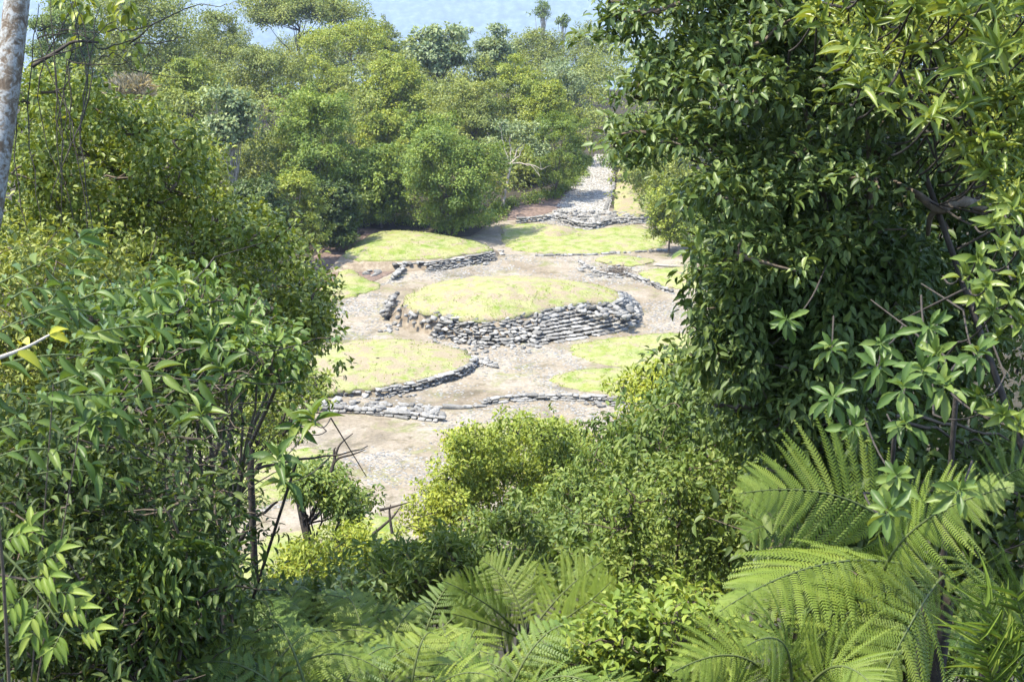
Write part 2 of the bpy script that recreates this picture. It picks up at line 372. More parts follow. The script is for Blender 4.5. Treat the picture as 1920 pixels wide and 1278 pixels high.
tag(mk('path', V, [np.stack([i + j, i + j + 1, i + 7 + j, i + 6 + j], -1).reshape(-1, 4)], DIRT), 'pale stone causeway running back into the forest', kind='structure')
tag(cap('leaf_litter', GP([(560, 520), (590, 480), (620, 455), (660, 430), (700, 428), (760, 440), (750, 480), (760, 500), (700, 530), (640, 545), (590, 560)]), .06, .02, LITTER, rng=rg, jit=.06, noise_=.02), 'brown fallen leaves under the trees at the left edge', kind='structure')
tag(cap('leaf_litter', GP([(925, 412), (950, 385), (1010, 375), (1070, 350), (1085, 352), (1050, 392), (1030, 400), (960, 415)]), .07, .02, LITTER, rng=rg, jit=.04, noise_=.02, ctr=G(1015, 388)), 'brown fallen leaves under the feathery tree by the causeway', kind='structure')
tag(cap('earth_bank', GP([(1148, 408), (1156, 350), (1158, 318), (1180, 318), (1205, 350), (1225, 405), (1190, 410)]), .09, .5, GRASSD, rng=rg, jit=.1), 'dry grassy earth bank right of the causeway', kind='structure')
LAWN = dict(
 a=[(1062, 655), (1090, 644), (1180, 631), (1260, 625), (1350, 630), (1370, 690), (1250, 700), (1150, 688), (1105, 680), (1080, 668)],
 b=[(1030, 712), (1060, 698), (1130, 690), (1230, 692), (1250, 735), (1180, 745), (1100, 735), (1050, 726)],
 c=[(596, 548), (625, 530), (640, 505), (662, 500), (672, 520), (712, 533), (708, 542), (670, 556), (620, 566)],
 d=[(938, 422), (1010, 419), (1070, 428), (1105, 434), (1140, 428), (1200, 422), (1236, 438), (1252, 465), (1180, 474), (1080, 478), (990, 476), (952, 466), (940, 445)],
 e=[(1188, 514), (1230, 504), (1300, 500), (1330, 540), (1270, 545), (1225, 532)],
 f=[(1105, 488), (1150, 478), (1200, 484), (1240, 490), (1200, 500), (1150, 500)],
 g=[(870, 806), (930, 790), (1010, 783), (1062, 788), (1075, 800), (1000, 830), (900, 840)],
 h=[(420, 880), (520, 850), (600, 838), (640, 852), (620, 900), (560, 930), (440, 960)],
 i=[(480, 1010), (600, 985), (700, 965), (760, 975), (740, 1060), (640, 1170), (500, 1180), (420, 1080)],
)
LW = {k: GP(v) for k, v in LAWN.items()}
LAB = dict(a='flat lime green lawn right of the gap below the stepped wall', b='small lawn patch half hidden by the light green bush', c='small shaded lawn beside the brown leaf litter',
           d='large far lawn in front of the causeway', e='lawn strip at the right behind the main mound', f='thin patchy lawn with stones right of the twig heap', g='narrow lawn strip just above the round bush',
           h='lawn seen through the twigs on the left', i='bright lawn seen below the mid trees')
for k, v in LW.items():
    tag(cap('lawn', v, .09, .22 if k in 'abgi' else .3, GRASS, rng=rg, jit=.24), LAB[k], kind='structure')
cap_small = cap('lawn_hump', GP([(992, 441), (1010, 434), (1045, 430), (1080, 434), (1090, 441), (1060, 449), (1020, 450)]), .25, .9, GRASSD, rng=rg); tag(cap_small, 'low dry hump on the far lawn', kind='structure')

TUFT = leafmat('grass blades', [(.13, .19, .03), (.19, .235, .05), (.24, .26, .08), (.28, .265, .12)], rough=.8, trans=.3, spec=.1)
def tufts(parent, outline, z, dome, n, seed, h=.17):
    r = np.random.default_rng(seed); P = np.asarray(outline)[:, :2]; c = P.mean(0); lo, hi = P.min(0), P.max(0); q = r.uniform(lo, hi, (n * 2, 2)); q = q[inpoly(q, P)][:n]
    O = resample(smoothpoly(P), .2); O = O[r.random(len(O)) < .75] + r.normal(0, .16, (int(0), 2)) if False else resample(smoothpoly(P), .25) + r.normal(0, .14, (len(resample(smoothpoly(P), .25)), 2))
    nz = np.array([mnoise.noise(Vector((x * .5, y * .5, 9))) for x, y in q]); q = np.concatenate([q[nz > -.12], O])
    pw = np.concatenate([P, P[:1]]); ang = np.arctan2(*(q - c).T[::-1]); pa = np.arctan2(*(resample(smoothpoly(P), .3) - c).T[::-1]); pr = np.linalg.norm(resample(smoothpoly(P), .3) - c, axis=1); o = np.argsort(pa)
    f = np.linalg.norm(q - c, axis=1) / np.interp(ang, pa[o], pr[o], period=2 * np.pi); zz = z + dome * (1 - np.minimum(f, 1) ** 2.2)
    m = len(q); Pz = np.column_stack([q, zz - .02]); D = nrm(r.normal(0, .5, (m, 3)) * [1, 1, .3] + [0, 0, .8]); U = nrm(np.array([0, 0, .8]) + r.normal(0, .4, (m, 3)) + D * -.2)
    foliage(parent, Pz, D, U, h * r.uniform(.5, 1.4, m), .9, 'quad', TUFT, r, name='grass_tufts')
def tuftstuff(label, *a): o0 = set(C.objects); tufts(None, *a); o = [x for x in C.objects if x not in o0][0]; o.name = 'grass'; tag(o, label, kind='stuff')
for k_, v_ in LW.items(): tuftstuff('short grass on the ' + LAB[k_], v_, .1, .22 if k_ in 'abgi' else .3, 700 if k_ in 'abdi' else 260, 50 + ord(k_), .12)
# stones
def stone_mesh(seed, box_=.5):
    r = np.random.default_rng(seed); bm = bmesh.new(); bmesh.ops.create_cube(bm, size=2); bmesh.ops.subdivide_edges(bm, edges=bm.edges[:], cuts=1, use_grid_fill=True)
    V = np.array([v.co for v in bm.verts]); S = nrm(V); V = V * box_ * .8 + S * (1 - box_) * 1.15 + r.normal(0, .17, V.shape)
    Fq = np.array([[v.index for v in f.verts] for f in bm.faces]); bm.free(); return V * .5, Fq
STV = [stone_mesh(40 + k, .55 + .06 * k) for k in range(7)]
STM = []
for k, (v, f) in enumerate(STV):
    me = bpy.data.meshes.new('stone'); fill(me, v, [f]); me.materials.append(STONE); STM.append(me)
def stones(parent, T, nparts, rng):
    """T: list of (pos, angle, tiltx, tilty, (sx, sy, sz))"""
    org = np.array(parent.location); Vs, Qs, rn, n = [], [], [], 0
    T = sorted(T, key=lambda t: t[0][1] - .05 * t[4][0] * 10)
    for i, (p, a, tx, ty, s) in enumerate(T):
        m = Matrix.Translation(Vector([float(v) for v in p - org])) @ Matrix.Rotation(a, 4, 'Z') @ Matrix.Rotation(tx, 4, 'X') @ Matrix.Rotation(ty, 4, 'Y') @ Matrix.Diagonal((*[float(v) for v in s], 1))
        k = int(rng.integers(len(STM)))
        if i < nparts: link('stone', STM[k], parent, m)
        else:
            v, f = STV[k]; M = np.array(m); Vs.append(v @ M[:3, :3].T + M[:3, 3]); Qs.append(f + n); n += len(v); rn.append(np.full(len(v), rng.random()))
    if Vs:
        o = mk('stone_rubble', np.concatenate(Vs), [np.concatenate(Qs)], STONE, parent, rnd=np.concatenate(rn)); o['kind'] = 'stuff'
def wall(bot, top, z0, z1, nc, sl, rng, depth=.55, miss=.05, jit=.07, tilt=.12, hs=1.25):
    """stones laid in courses between two polylines (world xy)"""
    T = []; bot = resample(smoothpoly(bot, 2, False), .3, False); top = resample(smoothpoly(top, 2, False), .3, False); n = 60
    rs = lambda P: np.stack([np.interp(np.linspace(0, 1, n), np.linspace(0, 1, len(P)), P[:, k]) for k in (0, 1)], 1)
    bot, top = rs(bot), rs(top)
    for c in range(nc):
        f = (c + .5) / nc; P = bot + (top - bot) * (c / max(1, nc - 1)); s = np.concatenate([[0], np.cumsum(np.linalg.norm(np.diff(P, axis=0), axis=1))])
        u = rng.uniform(0, sl * .5); h = (z1 - z0) / nc
        while u < s[-1]:
            l = sl * rng.choice([.5, .75, 1., 1.35, 1.9], p=[.2, .28, .27, .17, .08]) * rng.uniform(.85, 1.15); m = u + l / 2
            if m > s[-1]: break
            x = np.interp(m, s, P[:, 0]); y = np.interp(m, s, P[:, 1]); d = np.array([np.interp(m + .2, s, P[:, 0]) - np.interp(m - .2, s, P[:, 0]), np.interp(m + .2, s, P[:, 1]) - np.interp(m - .2, s, P[:, 1])])
            if rng.random() > miss:
                T.append((np.array([x + rng.normal(0, jit), y + rng.normal(0, jit), z0 + f * (z1 - z0) + rng.normal(0, h * .12)]), math.atan2(d[1], d[0]) + rng.normal(0, .1), rng.normal(0, tilt), rng.normal(0, tilt * .6),
                          (l * 1.08, depth * rng.uniform(.8, 1.4), h * hs * rng.uniform(.8, 1.25))))
            u += l
    return T
def rubble(pts_poly, n, s, rng, z=.08, hz_=.5):
    T = []; P = np.asarray(pts_poly); lo, hi = P[:, :2].min(0), P[:, :2].max(0)
    while len(T) < n:
        q = rng.uniform(lo, hi)
        if inpoly(q[None], P)[0]:
            l = s * rng.uniform(.5, 1.5); T.append((np.array([q[0], q[1], z + rng.uniform(0, .1)]), rng.uniform(0, 6.28), rng.normal(0, .2), rng.normal(0, .2), (l, l * rng.uniform(.5, .9), l * hz_ * rng.uniform(.6, 1.1))))
    return T
def loft(name, bot, top, z0, z1, mat, parent, inset=.15):
    n = 90; rs = lambda P: np.stack([np.interp(np.linspace(0, 1, n), np.linspace(0, 1, len(P)), P[:, k]) for k in (0, 1)], 1)
    b, t = rs(smoothpoly(bot, 2, False)), rs(smoothpoly(top, 2, False)); V = []
    for k in range(7):
        f = k / 6
        for p, q in zip(b, t):
            x = p + (q - p) * (f + (inset * (1 - f)) / max(.4, np.linalg.norm(q - p)) * 1.0); nz = mnoise.noise(Vector((x[0] * .8, x[1] * .8, f * 3))) * .12
            V.append((x[0], x[1], z0 + (z1 - z0) * f + (nz if 0 < k < 6 else 0) - (.12 if k else .3)))
    i = np.arange(6)[:, None] * n; j = np.arange(n - 1)[None]
    return mk(name, np.array(V) - np.array(parent.location), [np.stack([i + j, i + j + 1, i + n + j + 1, i + n + j], -1).reshape(-1, 4)], mat, parent, smooth=True)

# main mound
rg = np.random.default_rng(11)
zm = 2.1
B = [(722, 600), (745, 614), (800, 630), (850, 640), (905, 652), (955, 650), (1000, 640)]; T_ = [(752, 572), (790, 583), (835, 588), (880, 596), (915, 598), (960, 592), (1005, 582)]
B2 = [(1003, 648), (1060, 640), (1120, 630), (1175, 618), (1196, 606), (1200, 585), (1190, 566), (1172, 552)]; T2 = [(1010, 583), (1045, 574), (1085, 566), (1130, 566), (1152, 566), (1164, 560), (1166, 552), (1160, 545)]
mm = thing('stone_mound', 'main round grass topped mound with stepped stone walls in the middle of the clearing', 'mound', G(957, 580), 'stone ringed mounds in the clearing')
CAPM = GP([(748, 572), (790, 584), (835, 590), (880, 598), (915, 600), (960, 594), (1005, 584), (1045, 576), (1085, 568), (1130, 568), (1158, 562), (1166, 552), (1150, 540), (1090, 527), (1000, 518), (900, 518), (820, 527), (768, 548)], zm)
cap('grass_cap', CAPM, zm - .1, 1.3, GRASSD, mm, rg, jit=.2, noise_=.25)
tufts(mm, CAPM, zm - .05, 1.3, 3600, 61, .12); bw, tw = GP(B), GP(T_, zm); bw2, tw2 = GP(B2), GP(T2, zm)
loft('earth_bank', bw, tw, 0, zm, MOUNDEARTH, mm, .3); loft('earth_bank', bw2, tw2, 0, zm, MOUNDEARTH, mm, .3)
bk = GP([(1172, 552), (1120, 535), (1000, 524), (890, 524), (800, 535), (745, 565), (722, 600)]); tk = GP([(1160, 545), (1090, 527), (1000, 518), (900, 518), (820, 527), (768, 548), (752, 572)], zm)
loft('earth_bank', bk, tk, 0, zm, MOUNDEARTH, mm, .1)
Ts = wall(bw2, tw2, 0, zm, 10, .7, rg, depth=.7, miss=.03, tilt=.06, jit=.04, hs=.95) + wall(bw[2:], tw[2:], .0, zm, 10, .58, rg, miss=.13, jit=.16, tilt=.22, hs=1.1)
Ts += wall(bw[:4], tw[:4], .9, zm, 4, .6, rg, miss=.6, jit=.25, tilt=.3) + wall(GP([(720, 600), (728, 575), (735, 562)]), GP([(726, 602), (736, 577), (745, 566)]), 0, 1.3, 4, .55, rg, miss=.15, jit=.12, tilt=.3)
Ts += rubble(GP([(800, 640), (850, 625), (1000, 630), (1000, 662), (900, 668), (830, 655)]), 70, .5, rg) + rubble(GP([(1040, 582), (1090, 566), (1190, 570), (1180, 600), (1100, 590)], 1.8), 46, .75, rg, z=1.85) + rubble(GP([(700, 615), (750, 605), (760, 620), (710, 628)]), 16, .55, rg)
Ts += wall(GP([(990, 646), (1010, 652)]), GP([(1000, 584), (1014, 584)], zm), 0, zm, 9, .55, rg, depth=.7, miss=0, tilt=.2)
Ts += rubble(GP([(1165, 600), (1198, 570), (1200, 590), (1185, 612)], .8), 26, .6, rg, z=.8)
stones(mm, Ts, 300, rg)
# mound at upper left
nm = thing('stone_mound', 'grassy mound with dark stone wall at the forest edge, behind left of main mound', 'mound', G(800, 470), 'stone ringed mounds in the clearing')
z2 = 1.1
CAPN = GP([(640, 478), (668, 455), (700, 436), (740, 430), (800, 434), (870, 446), (912, 457), (925, 468), (890, 475), (840, 481), (780, 486), (720, 488), (660, 487)], z2)
cap('grass_cap', CAPN, z2 - .1, .9, GRASS, nm, rg, jit=.22, noise_=.15)
tufts(nm, CAPN, z2 - .05, .9, 1400, 62, .12); bn, tn = GP([(600, 520), (660, 512), (735, 512), (800, 510), (870, 500), (925, 490), (945, 478)]), GP([(640, 478), (665, 488), (735, 488), (800, 486), (870, 477), (922, 468), (922, 460)], z2)
loft('earth_bank', bn, tn, 0, z2, MOUNDEARTH, nm, .2)
Ts = wall(GP([(795, 511), (830, 507), (870, 500), (926, 489)]), GP([(795, 492), (830, 487), (870, 481), (924, 471)], z2), 0, z2, 7, .7, rg, miss=.06, tilt=.12) + wall(GP([(735, 505), (760, 503), (800, 500)]), GP([(735, 492), (760, 490), (800, 489)], z2), .3, 1., 3, .7, rg, miss=.25, jit=.2, tilt=.2)
Ts += wall(GP([(733, 528), (748, 515), (755, 500)]), GP([(738, 528), (752, 515), (760, 500)]), 0, .8, 3, .6, rg, miss=.1, jit=.15) + rubble(GP([(620, 500), (700, 490), (745, 500), (700, 520)]), 22, .8, rg) + rubble(GP([(880, 490), (940, 468), (950, 490), (900, 500)]), 18, .6, rg)
stones(nm, Ts, 200, rg)
# mound at lower left
lm = thing('stone_mound', 'low grass topped mound edged with rounded stones, left in front of the main mound', 'mound', G(740, 680), 'stone ringed mounds in the clearing')
z3 = .75
CAPL = GP([(540, 700), (590, 652), (660, 637), (750, 633), (820, 642), (870, 655), (888, 672), (874, 688), (820, 703), (760, 715), (700, 725), (640, 731), (580, 735)], z3)
cap('grass_cap', CAPL, z3 - .08, .45, GRASSD, lm, rg, jit=.2, noise_=.12)
tufts(lm, CAPL, z3 - .05, .45, 1400, 63, .12); bl, tl = GP([(560, 742), (620, 742), (700, 745), (770, 738), (830, 720), (880, 702), (898, 680), (890, 660)]), GP([(560, 735), (620, 731), (700, 725), (770, 713), (830, 700), (872, 687), (886, 674), (875, 660)], z3)
loft('earth_bank', bl, tl, 0, z3, MOUNDEARTH, lm, .2)
Ts = wall(GP([(700, 745), (770, 736), (830, 718), (880, 701), (897, 684), (894, 672)]), GP([(700, 731), (770, 719), (830, 704), (872, 690), (887, 676), (885, 668)], z3), 0, z3 + .1, 5, .6, rg, miss=.05, tilt=.15, hs=1.2) + wall(GP([(560, 742), (640, 742), (695, 744)]), GP([(560, 737), (640, 735), (690, 733)], .4), 0, .5, 2, .6, rg, miss=.12)
Ts += rubble(GP([(893, 676), (910, 672), (936, 684), (930, 692), (900, 688)]), 26, .6, rg, z=.15) + rubble(GP([(670, 745), (760, 738), (790, 742), (700, 752)]), 16, .5, rg)
stones(lm, Ts, 220, rg)
# low walls
def lowwall(label, segs, z1, nc, sl, seed, extra=(), nparts=140):
    r = np.random.default_rng(seed); t = thing('stone_wall', label, 'low wall', G(*segs[len(segs) // 2]), 'low dry stone walls in the clearing')
    b = GP(segs); q = b + np.array([0, .25, 0]); T = wall(b, q, 0, z1, nc, sl, r, depth=.5, miss=.06, tilt=.1)
    for e in extra: T += rubble(GP(e[0]), e[1], e[2], r)
    stones(t, T, nparts, r)
lowwall('long low kerb of stones along the dirt square, lower left of the gap', [(560, 770), (640, 772), (700, 778), (760, 784), (830, 793)], .5, 2, .8, 21, [([(560, 752), (700, 756), (830, 775), (830, 788), (700, 774), (560, 766)], 90, .75)])
lowwall('two step stone edge running right to the light green bush', [(900, 762), (960, 752), (1040, 750), (1100, 752), (1165, 756)], .55, 3, .75, 22, [([(1090, 745), (1165, 745), (1165, 765), (1090, 762)], 20, .6)])
lowwall('short row of big flat stones between the two long kerbs', [(740, 760), (790, 763), (850, 768), (910, 763)], .3, 1, 1.1, 23)
lowwall('narrow stone edge running down right from the twig heap', [(1165, 515), (1195, 525), (1225, 537), (1260, 552)], .5, 2, .6, 24)
lowwall('low stones curving behind the main mound to the twig heap', [(1085, 492), (1105, 506), (1130, 518), (1165, 522)], .4, 2, .6, 25, [([(1080, 505), (1160, 500), (1165, 522), (1110, 522)], 40, .5)])
lowwall('line of stones along the near edge of the far lawn', [(1000, 480), (1080, 480), (1160, 476), (1260, 470)], .25, 1, .55, 26, [([(1130, 490), (1200, 484), (1210, 492), (1140, 497)], 18, .5)])
lowwall('broken stone terrace at the foot of the causeway', [(965, 420), (1010, 416), (1045, 412), (1105, 434), (1150, 418), (1215, 420)], .8, 3, .8, 27, [([(1000, 412), (1040, 397), (1140, 398), (1220, 405), (1220, 420), (1150, 418), (1107, 432), (1060, 420)], 170, .7)], 220)
lowwall('dark edge stones along the right side of the causeway', [(1132, 398), (1142, 378), (1150, 355), (1150, 330)], .25, 1, .6, 28)

# paving
rg = np.random.default_rng(31)
def cobbles(name, label, poly, n, s, seed, thr=-.15, avoid=(), z=.02, mat=None):
    r = np.random.default_rng(seed); P = np.asarray(poly); lo, hi = P[:, :2].min(0), P[:, :2].max(0)
    q = r.uniform(lo, hi, (n * 3, 2)); k = inpoly(q, P)
    for a in avoid: k &= ~inpoly(q, a[:, :2].mean(0) + (a[:, :2] - a[:, :2].mean(0)) * 1.05)
    q = q[k]; nz = np.array([mnoise.fractal(Vector((x * .13, y * .13, 7)), .8, 2., 3) for x, y in q]) + r.normal(0, .15, len(q)); q = q[nz > thr]
    # thin out overlaps on a jittered cell grid
    cell = np.floor(q / (s * .62)).astype(int); _, u = np.unique(cell, axis=0, return_index=True); q = q[u][:n]
    m = len(q); k6 = 7; th = np.linspace(0, 2 * np.pi, k6, endpoint=False)[None] + r.uniform(0, 6, (m, 1)); rad = s * .5 * r.uniform(.55, 1.15, (m, 1)) * r.uniform(.75, 1.2, (m, k6)); el = r.uniform(.6, 1, (m, 1))
    h = r.uniform(.03, .1, (m, 1)) * s / .45; tl = r.normal(0, .05, (m, 2))
    X, Y = rad * np.cos(th), rad * np.sin(th) * el
    V = np.zeros((m, 2 * k6 + 1, 3)); V[:, :k6, 0] = q[:, :1] + X; V[:, :k6, 1] = q[:, 1:] + Y; V[:, :k6, 2] = z - .08
    V[:, k6:2 * k6, 0] = q[:, :1] + X * .82; V[:, k6:2 * k6, 1] = q[:, 1:] + Y * .82; V[:, k6:2 * k6, 2] = z + h * .85 + X * tl[:, :1] + Y * tl[:, 1:]
    V[:, -1, :2] = q; V[:, -1, 2] = z + h[:, 0] * 1.05
    j = np.arange(k6); j2 = (j + 1) % k6; b = (np.arange(m) * (2 * k6 + 1))[:, None, None]
    qd = (np.stack([j, j2, j2 + k6, j + k6], -1)[None] + b).reshape(-1, 4); tr = (np.stack([j + k6, j2 + k6, np.full(k6, 2 * k6)], -1)[None] + b).reshape(-1, 3)
    return tag(mk(name, V.reshape(-1, 3), [qd, tr], mat or COBBLE, rnd=np.repeat(r.random(m), 2 * k6 + 1)), label, kind='stuff')
AV = [LW[k] for k in LW] + [np.concatenate([bw, bw2, bk]), CAPN, CAPL]
cobbles('stone_paving', 'rough grey cobbles between the mounds', GP([(590, 565), (700, 540), (740, 520), (800, 512), (930, 492), (950, 478), (1090, 480), (1180, 478), (1240, 545), (1300, 600), (1270, 632), (1100, 645), (1060, 660), (1100, 690), (1030, 712), (1060, 735), (1180, 748), (1180, 800), (1060, 790), (880, 800), (840, 830), (780, 790), (700, 768), (560, 765), (560, 750), (760, 745), (900, 690), (880, 655), (760, 632), (600, 640)]), 22000, .37, 32, -.03, AV)
cobbles('stone_paving', 'sunlit cobbles of the lower walkway left of the round bush', GP([(640, 880), (700, 850), (800, 835), (850, 800), (900, 830), (860, 900), (800, 960), (720, 970), (660, 930)]), 3400, .36, 33, .0, AV)
cobbles('stone_paving', 'cobble strip below the dirt square seen through the twigs', GP([(400, 930), (480, 905), (600, 890), (630, 850), (700, 838), (740, 850), (640, 885), (560, 935), (450, 985)]), 2000, .36, 34, .0, AV)
cobbles('stone_paving', 'white cobbles of the causeway between the trees', np.concatenate([pl, pr[::-1]]), 5200, .32, 35, -.6, [], .06, PALECOB)
cobbles('stone_paving', 'scattered cobbles along the foot of the causeway', GP([(1000, 414), (1040, 396), (1140, 396), (1215, 404), (1215, 420), (1150, 420), (1107, 434)]), 900, .6, 36, -.6)

# small things on the clearing
def log(label, a, b, r, mat, seed):
    rr = np.random.default_rng(seed); t = thing('log', label, 'log', (np.array(a) + b) / 2, 'fallen logs at the forest edge'); T = Tubes()
    P = wob(np.linspace(a, b, 9), r * .3, rr); T.add(P, np.array([r * .5, r, r * 1.05, r, r * .95, r * .9, r * .92, r * .8, r * .4]), 8)
    T.build('trunk', mat, t); s = Tubes(); m = P[5]; s.add(bez(m, m + [.1, .1, .4], m + [.5, .2, .7], 5), [r * .35, r * .1], 5); s.build('branch_stub', mat, t)
log('dark fallen log beside the trees at the far left of the clearing', G(648, 440, .3), G(684, 436, .35), .32, BARKD, 1)
log('pale bare log lying right of the twig heap', G(1226, 497, .2), G(1275, 499, .25), .13, BARKP, 2)
t = thing('twig_heap', 'heap of dry brown twigs on the stones behind the main mound', 'twig heap', G(1157, 514)); T = Tubes(); rr = np.random.default_rng(9)
for k in range(130):
    c = np.array(t.location) + np.array([rr.normal(0, .9), rr.normal(0, .7), .15 + abs(rr.normal(0, .35))]); d = sph(1, rr)[0] * rr.uniform(.3, .9); d[2] *= .5
    T.add(wob(np.linspace(c - d, c + d, 4), .06, rr), [.03, .015], 4)
T.build('twigs', TWIG, t)['kind'] = 'stuff'

# ------------------------------------------------------------------ forest behind the clearing
def crown(rng, c, rx, ry, rz, n, cr, kind):
    i = np.arange(n) + .5; lo = {'dome': -.6, 'skirt': -.95, 'loose': -.5, 'umbrella': -.2}[kind]
    zz = lo + (1 - lo) * i / n; ph = i * 2.39996 + rng.uniform(0, 6); s = np.sqrt(np.maximum(0, 1 - zz ** 2)); d = np.stack([s * np.cos(ph), s * np.sin(ph), zz], 1) + rng.normal(0, .1, (n, 3))
    f = rng.uniform(.68, 1., (n, 1)) if kind != 'loose' else rng.uniform(.25, 1.05, (n, 1))
    Cn = c + d * f * np.array([rx, ry, rz]); 
    return Cn, cr * rng.uniform(.65, 1.3, n)
def tree(label, px, top, wpx, D, kind='dome', mat='mid', seed=0, nl=14000, L=.42, vis=.55, ncl=20, flat=.72, bark=None, group='trees of the forest behind the clearing', name='forest_tree', cr=.42, base=None, lean=0., depth=.9, bot=None, shape='quad', W=.62, ground=None):
    rng = np.random.default_rng(seed); bx = A(px, top, D)
    r0 = wpx * D / F / 2; top_z = bx[2]; y = bx[1]; gzv = zt(bx[0], y) if ground is None else ground; ht = top_z - gzv
    if bot is not None: cb = A(px, top + (bot - top) * (1.0 if kind == 'umbrella' else 1.45), D)[2]
    else: cb = gzv + ht * (1 - vis)
    if kind == 'skirt' and bot is None: cb = gzv
    rz = (top_z - cb) / 2 / (1 + .35 * cr); c = np.array([bx[0], y, cb + (top_z - cb) * .5])
    base = np.array([bx[0] - lean, y, gzv]) if base is None else np.array(base)
    t = thing(name, label, 'tree', base, group)
    rx = max(.2, r0 * (1 - cr * .75)); 
    Cn, Rn = crown(rng, c, rx, rx * depth, rz, ncl, r0 * cr if kind != 'skirt' else min(r0, rz) * cr * 1.15, kind)
    sb, sr, sd = subclump(Cn, Rn, 11, rng, .36, flat, -.2)
    P, D_, U, Ls = leafcloud(sb, sr, nl, L, rng, droop=.2, up=.7, flat=.8, shell=.4, sn=.45, nj=.18, ref=np.repeat(Cn, 11, 0))
    mats = mat if isinstance(mat, tuple) else (mat,)
    V, Fs, k = leaves_np(P - base, D_, U, Ls, np.full(nl, W), shape)
    o = mk('crown', V, Fs, LM[mats[0]], t, rnd=np.repeat(rng.random(nl), k)); o['kind'] = 'stuff'
    T = Tubes(); tr = max(.12, ht * .013); hub = c + np.array([0, 0, -rz * .35]); st = spline(wob(np.array([base - [0, 0, .4], base + (hub - base) * .35, base + (hub - base) * .7, hub]), ht * .012, rng), 14)
    T.add(st, [tr * 1.35, tr, tr * .85, tr * .6], 8); T.build('trunk', LMB(bark), t); T = Tubes()
    for i in rng.permutation(len(Cn))[:16]:
        s = st[rng.integers(6, 14)]; q = Cn[i]; T.add(wob(bez(s, (s + q) / 2 + [0, 0, -.08 * np.linalg.norm(q - s)], q, 7), .1, rng), [tr * .5, tr * .12], 5)
    T.build('limbs', LMB(bark), t)
    return t
def LMB(b): return b or BARK
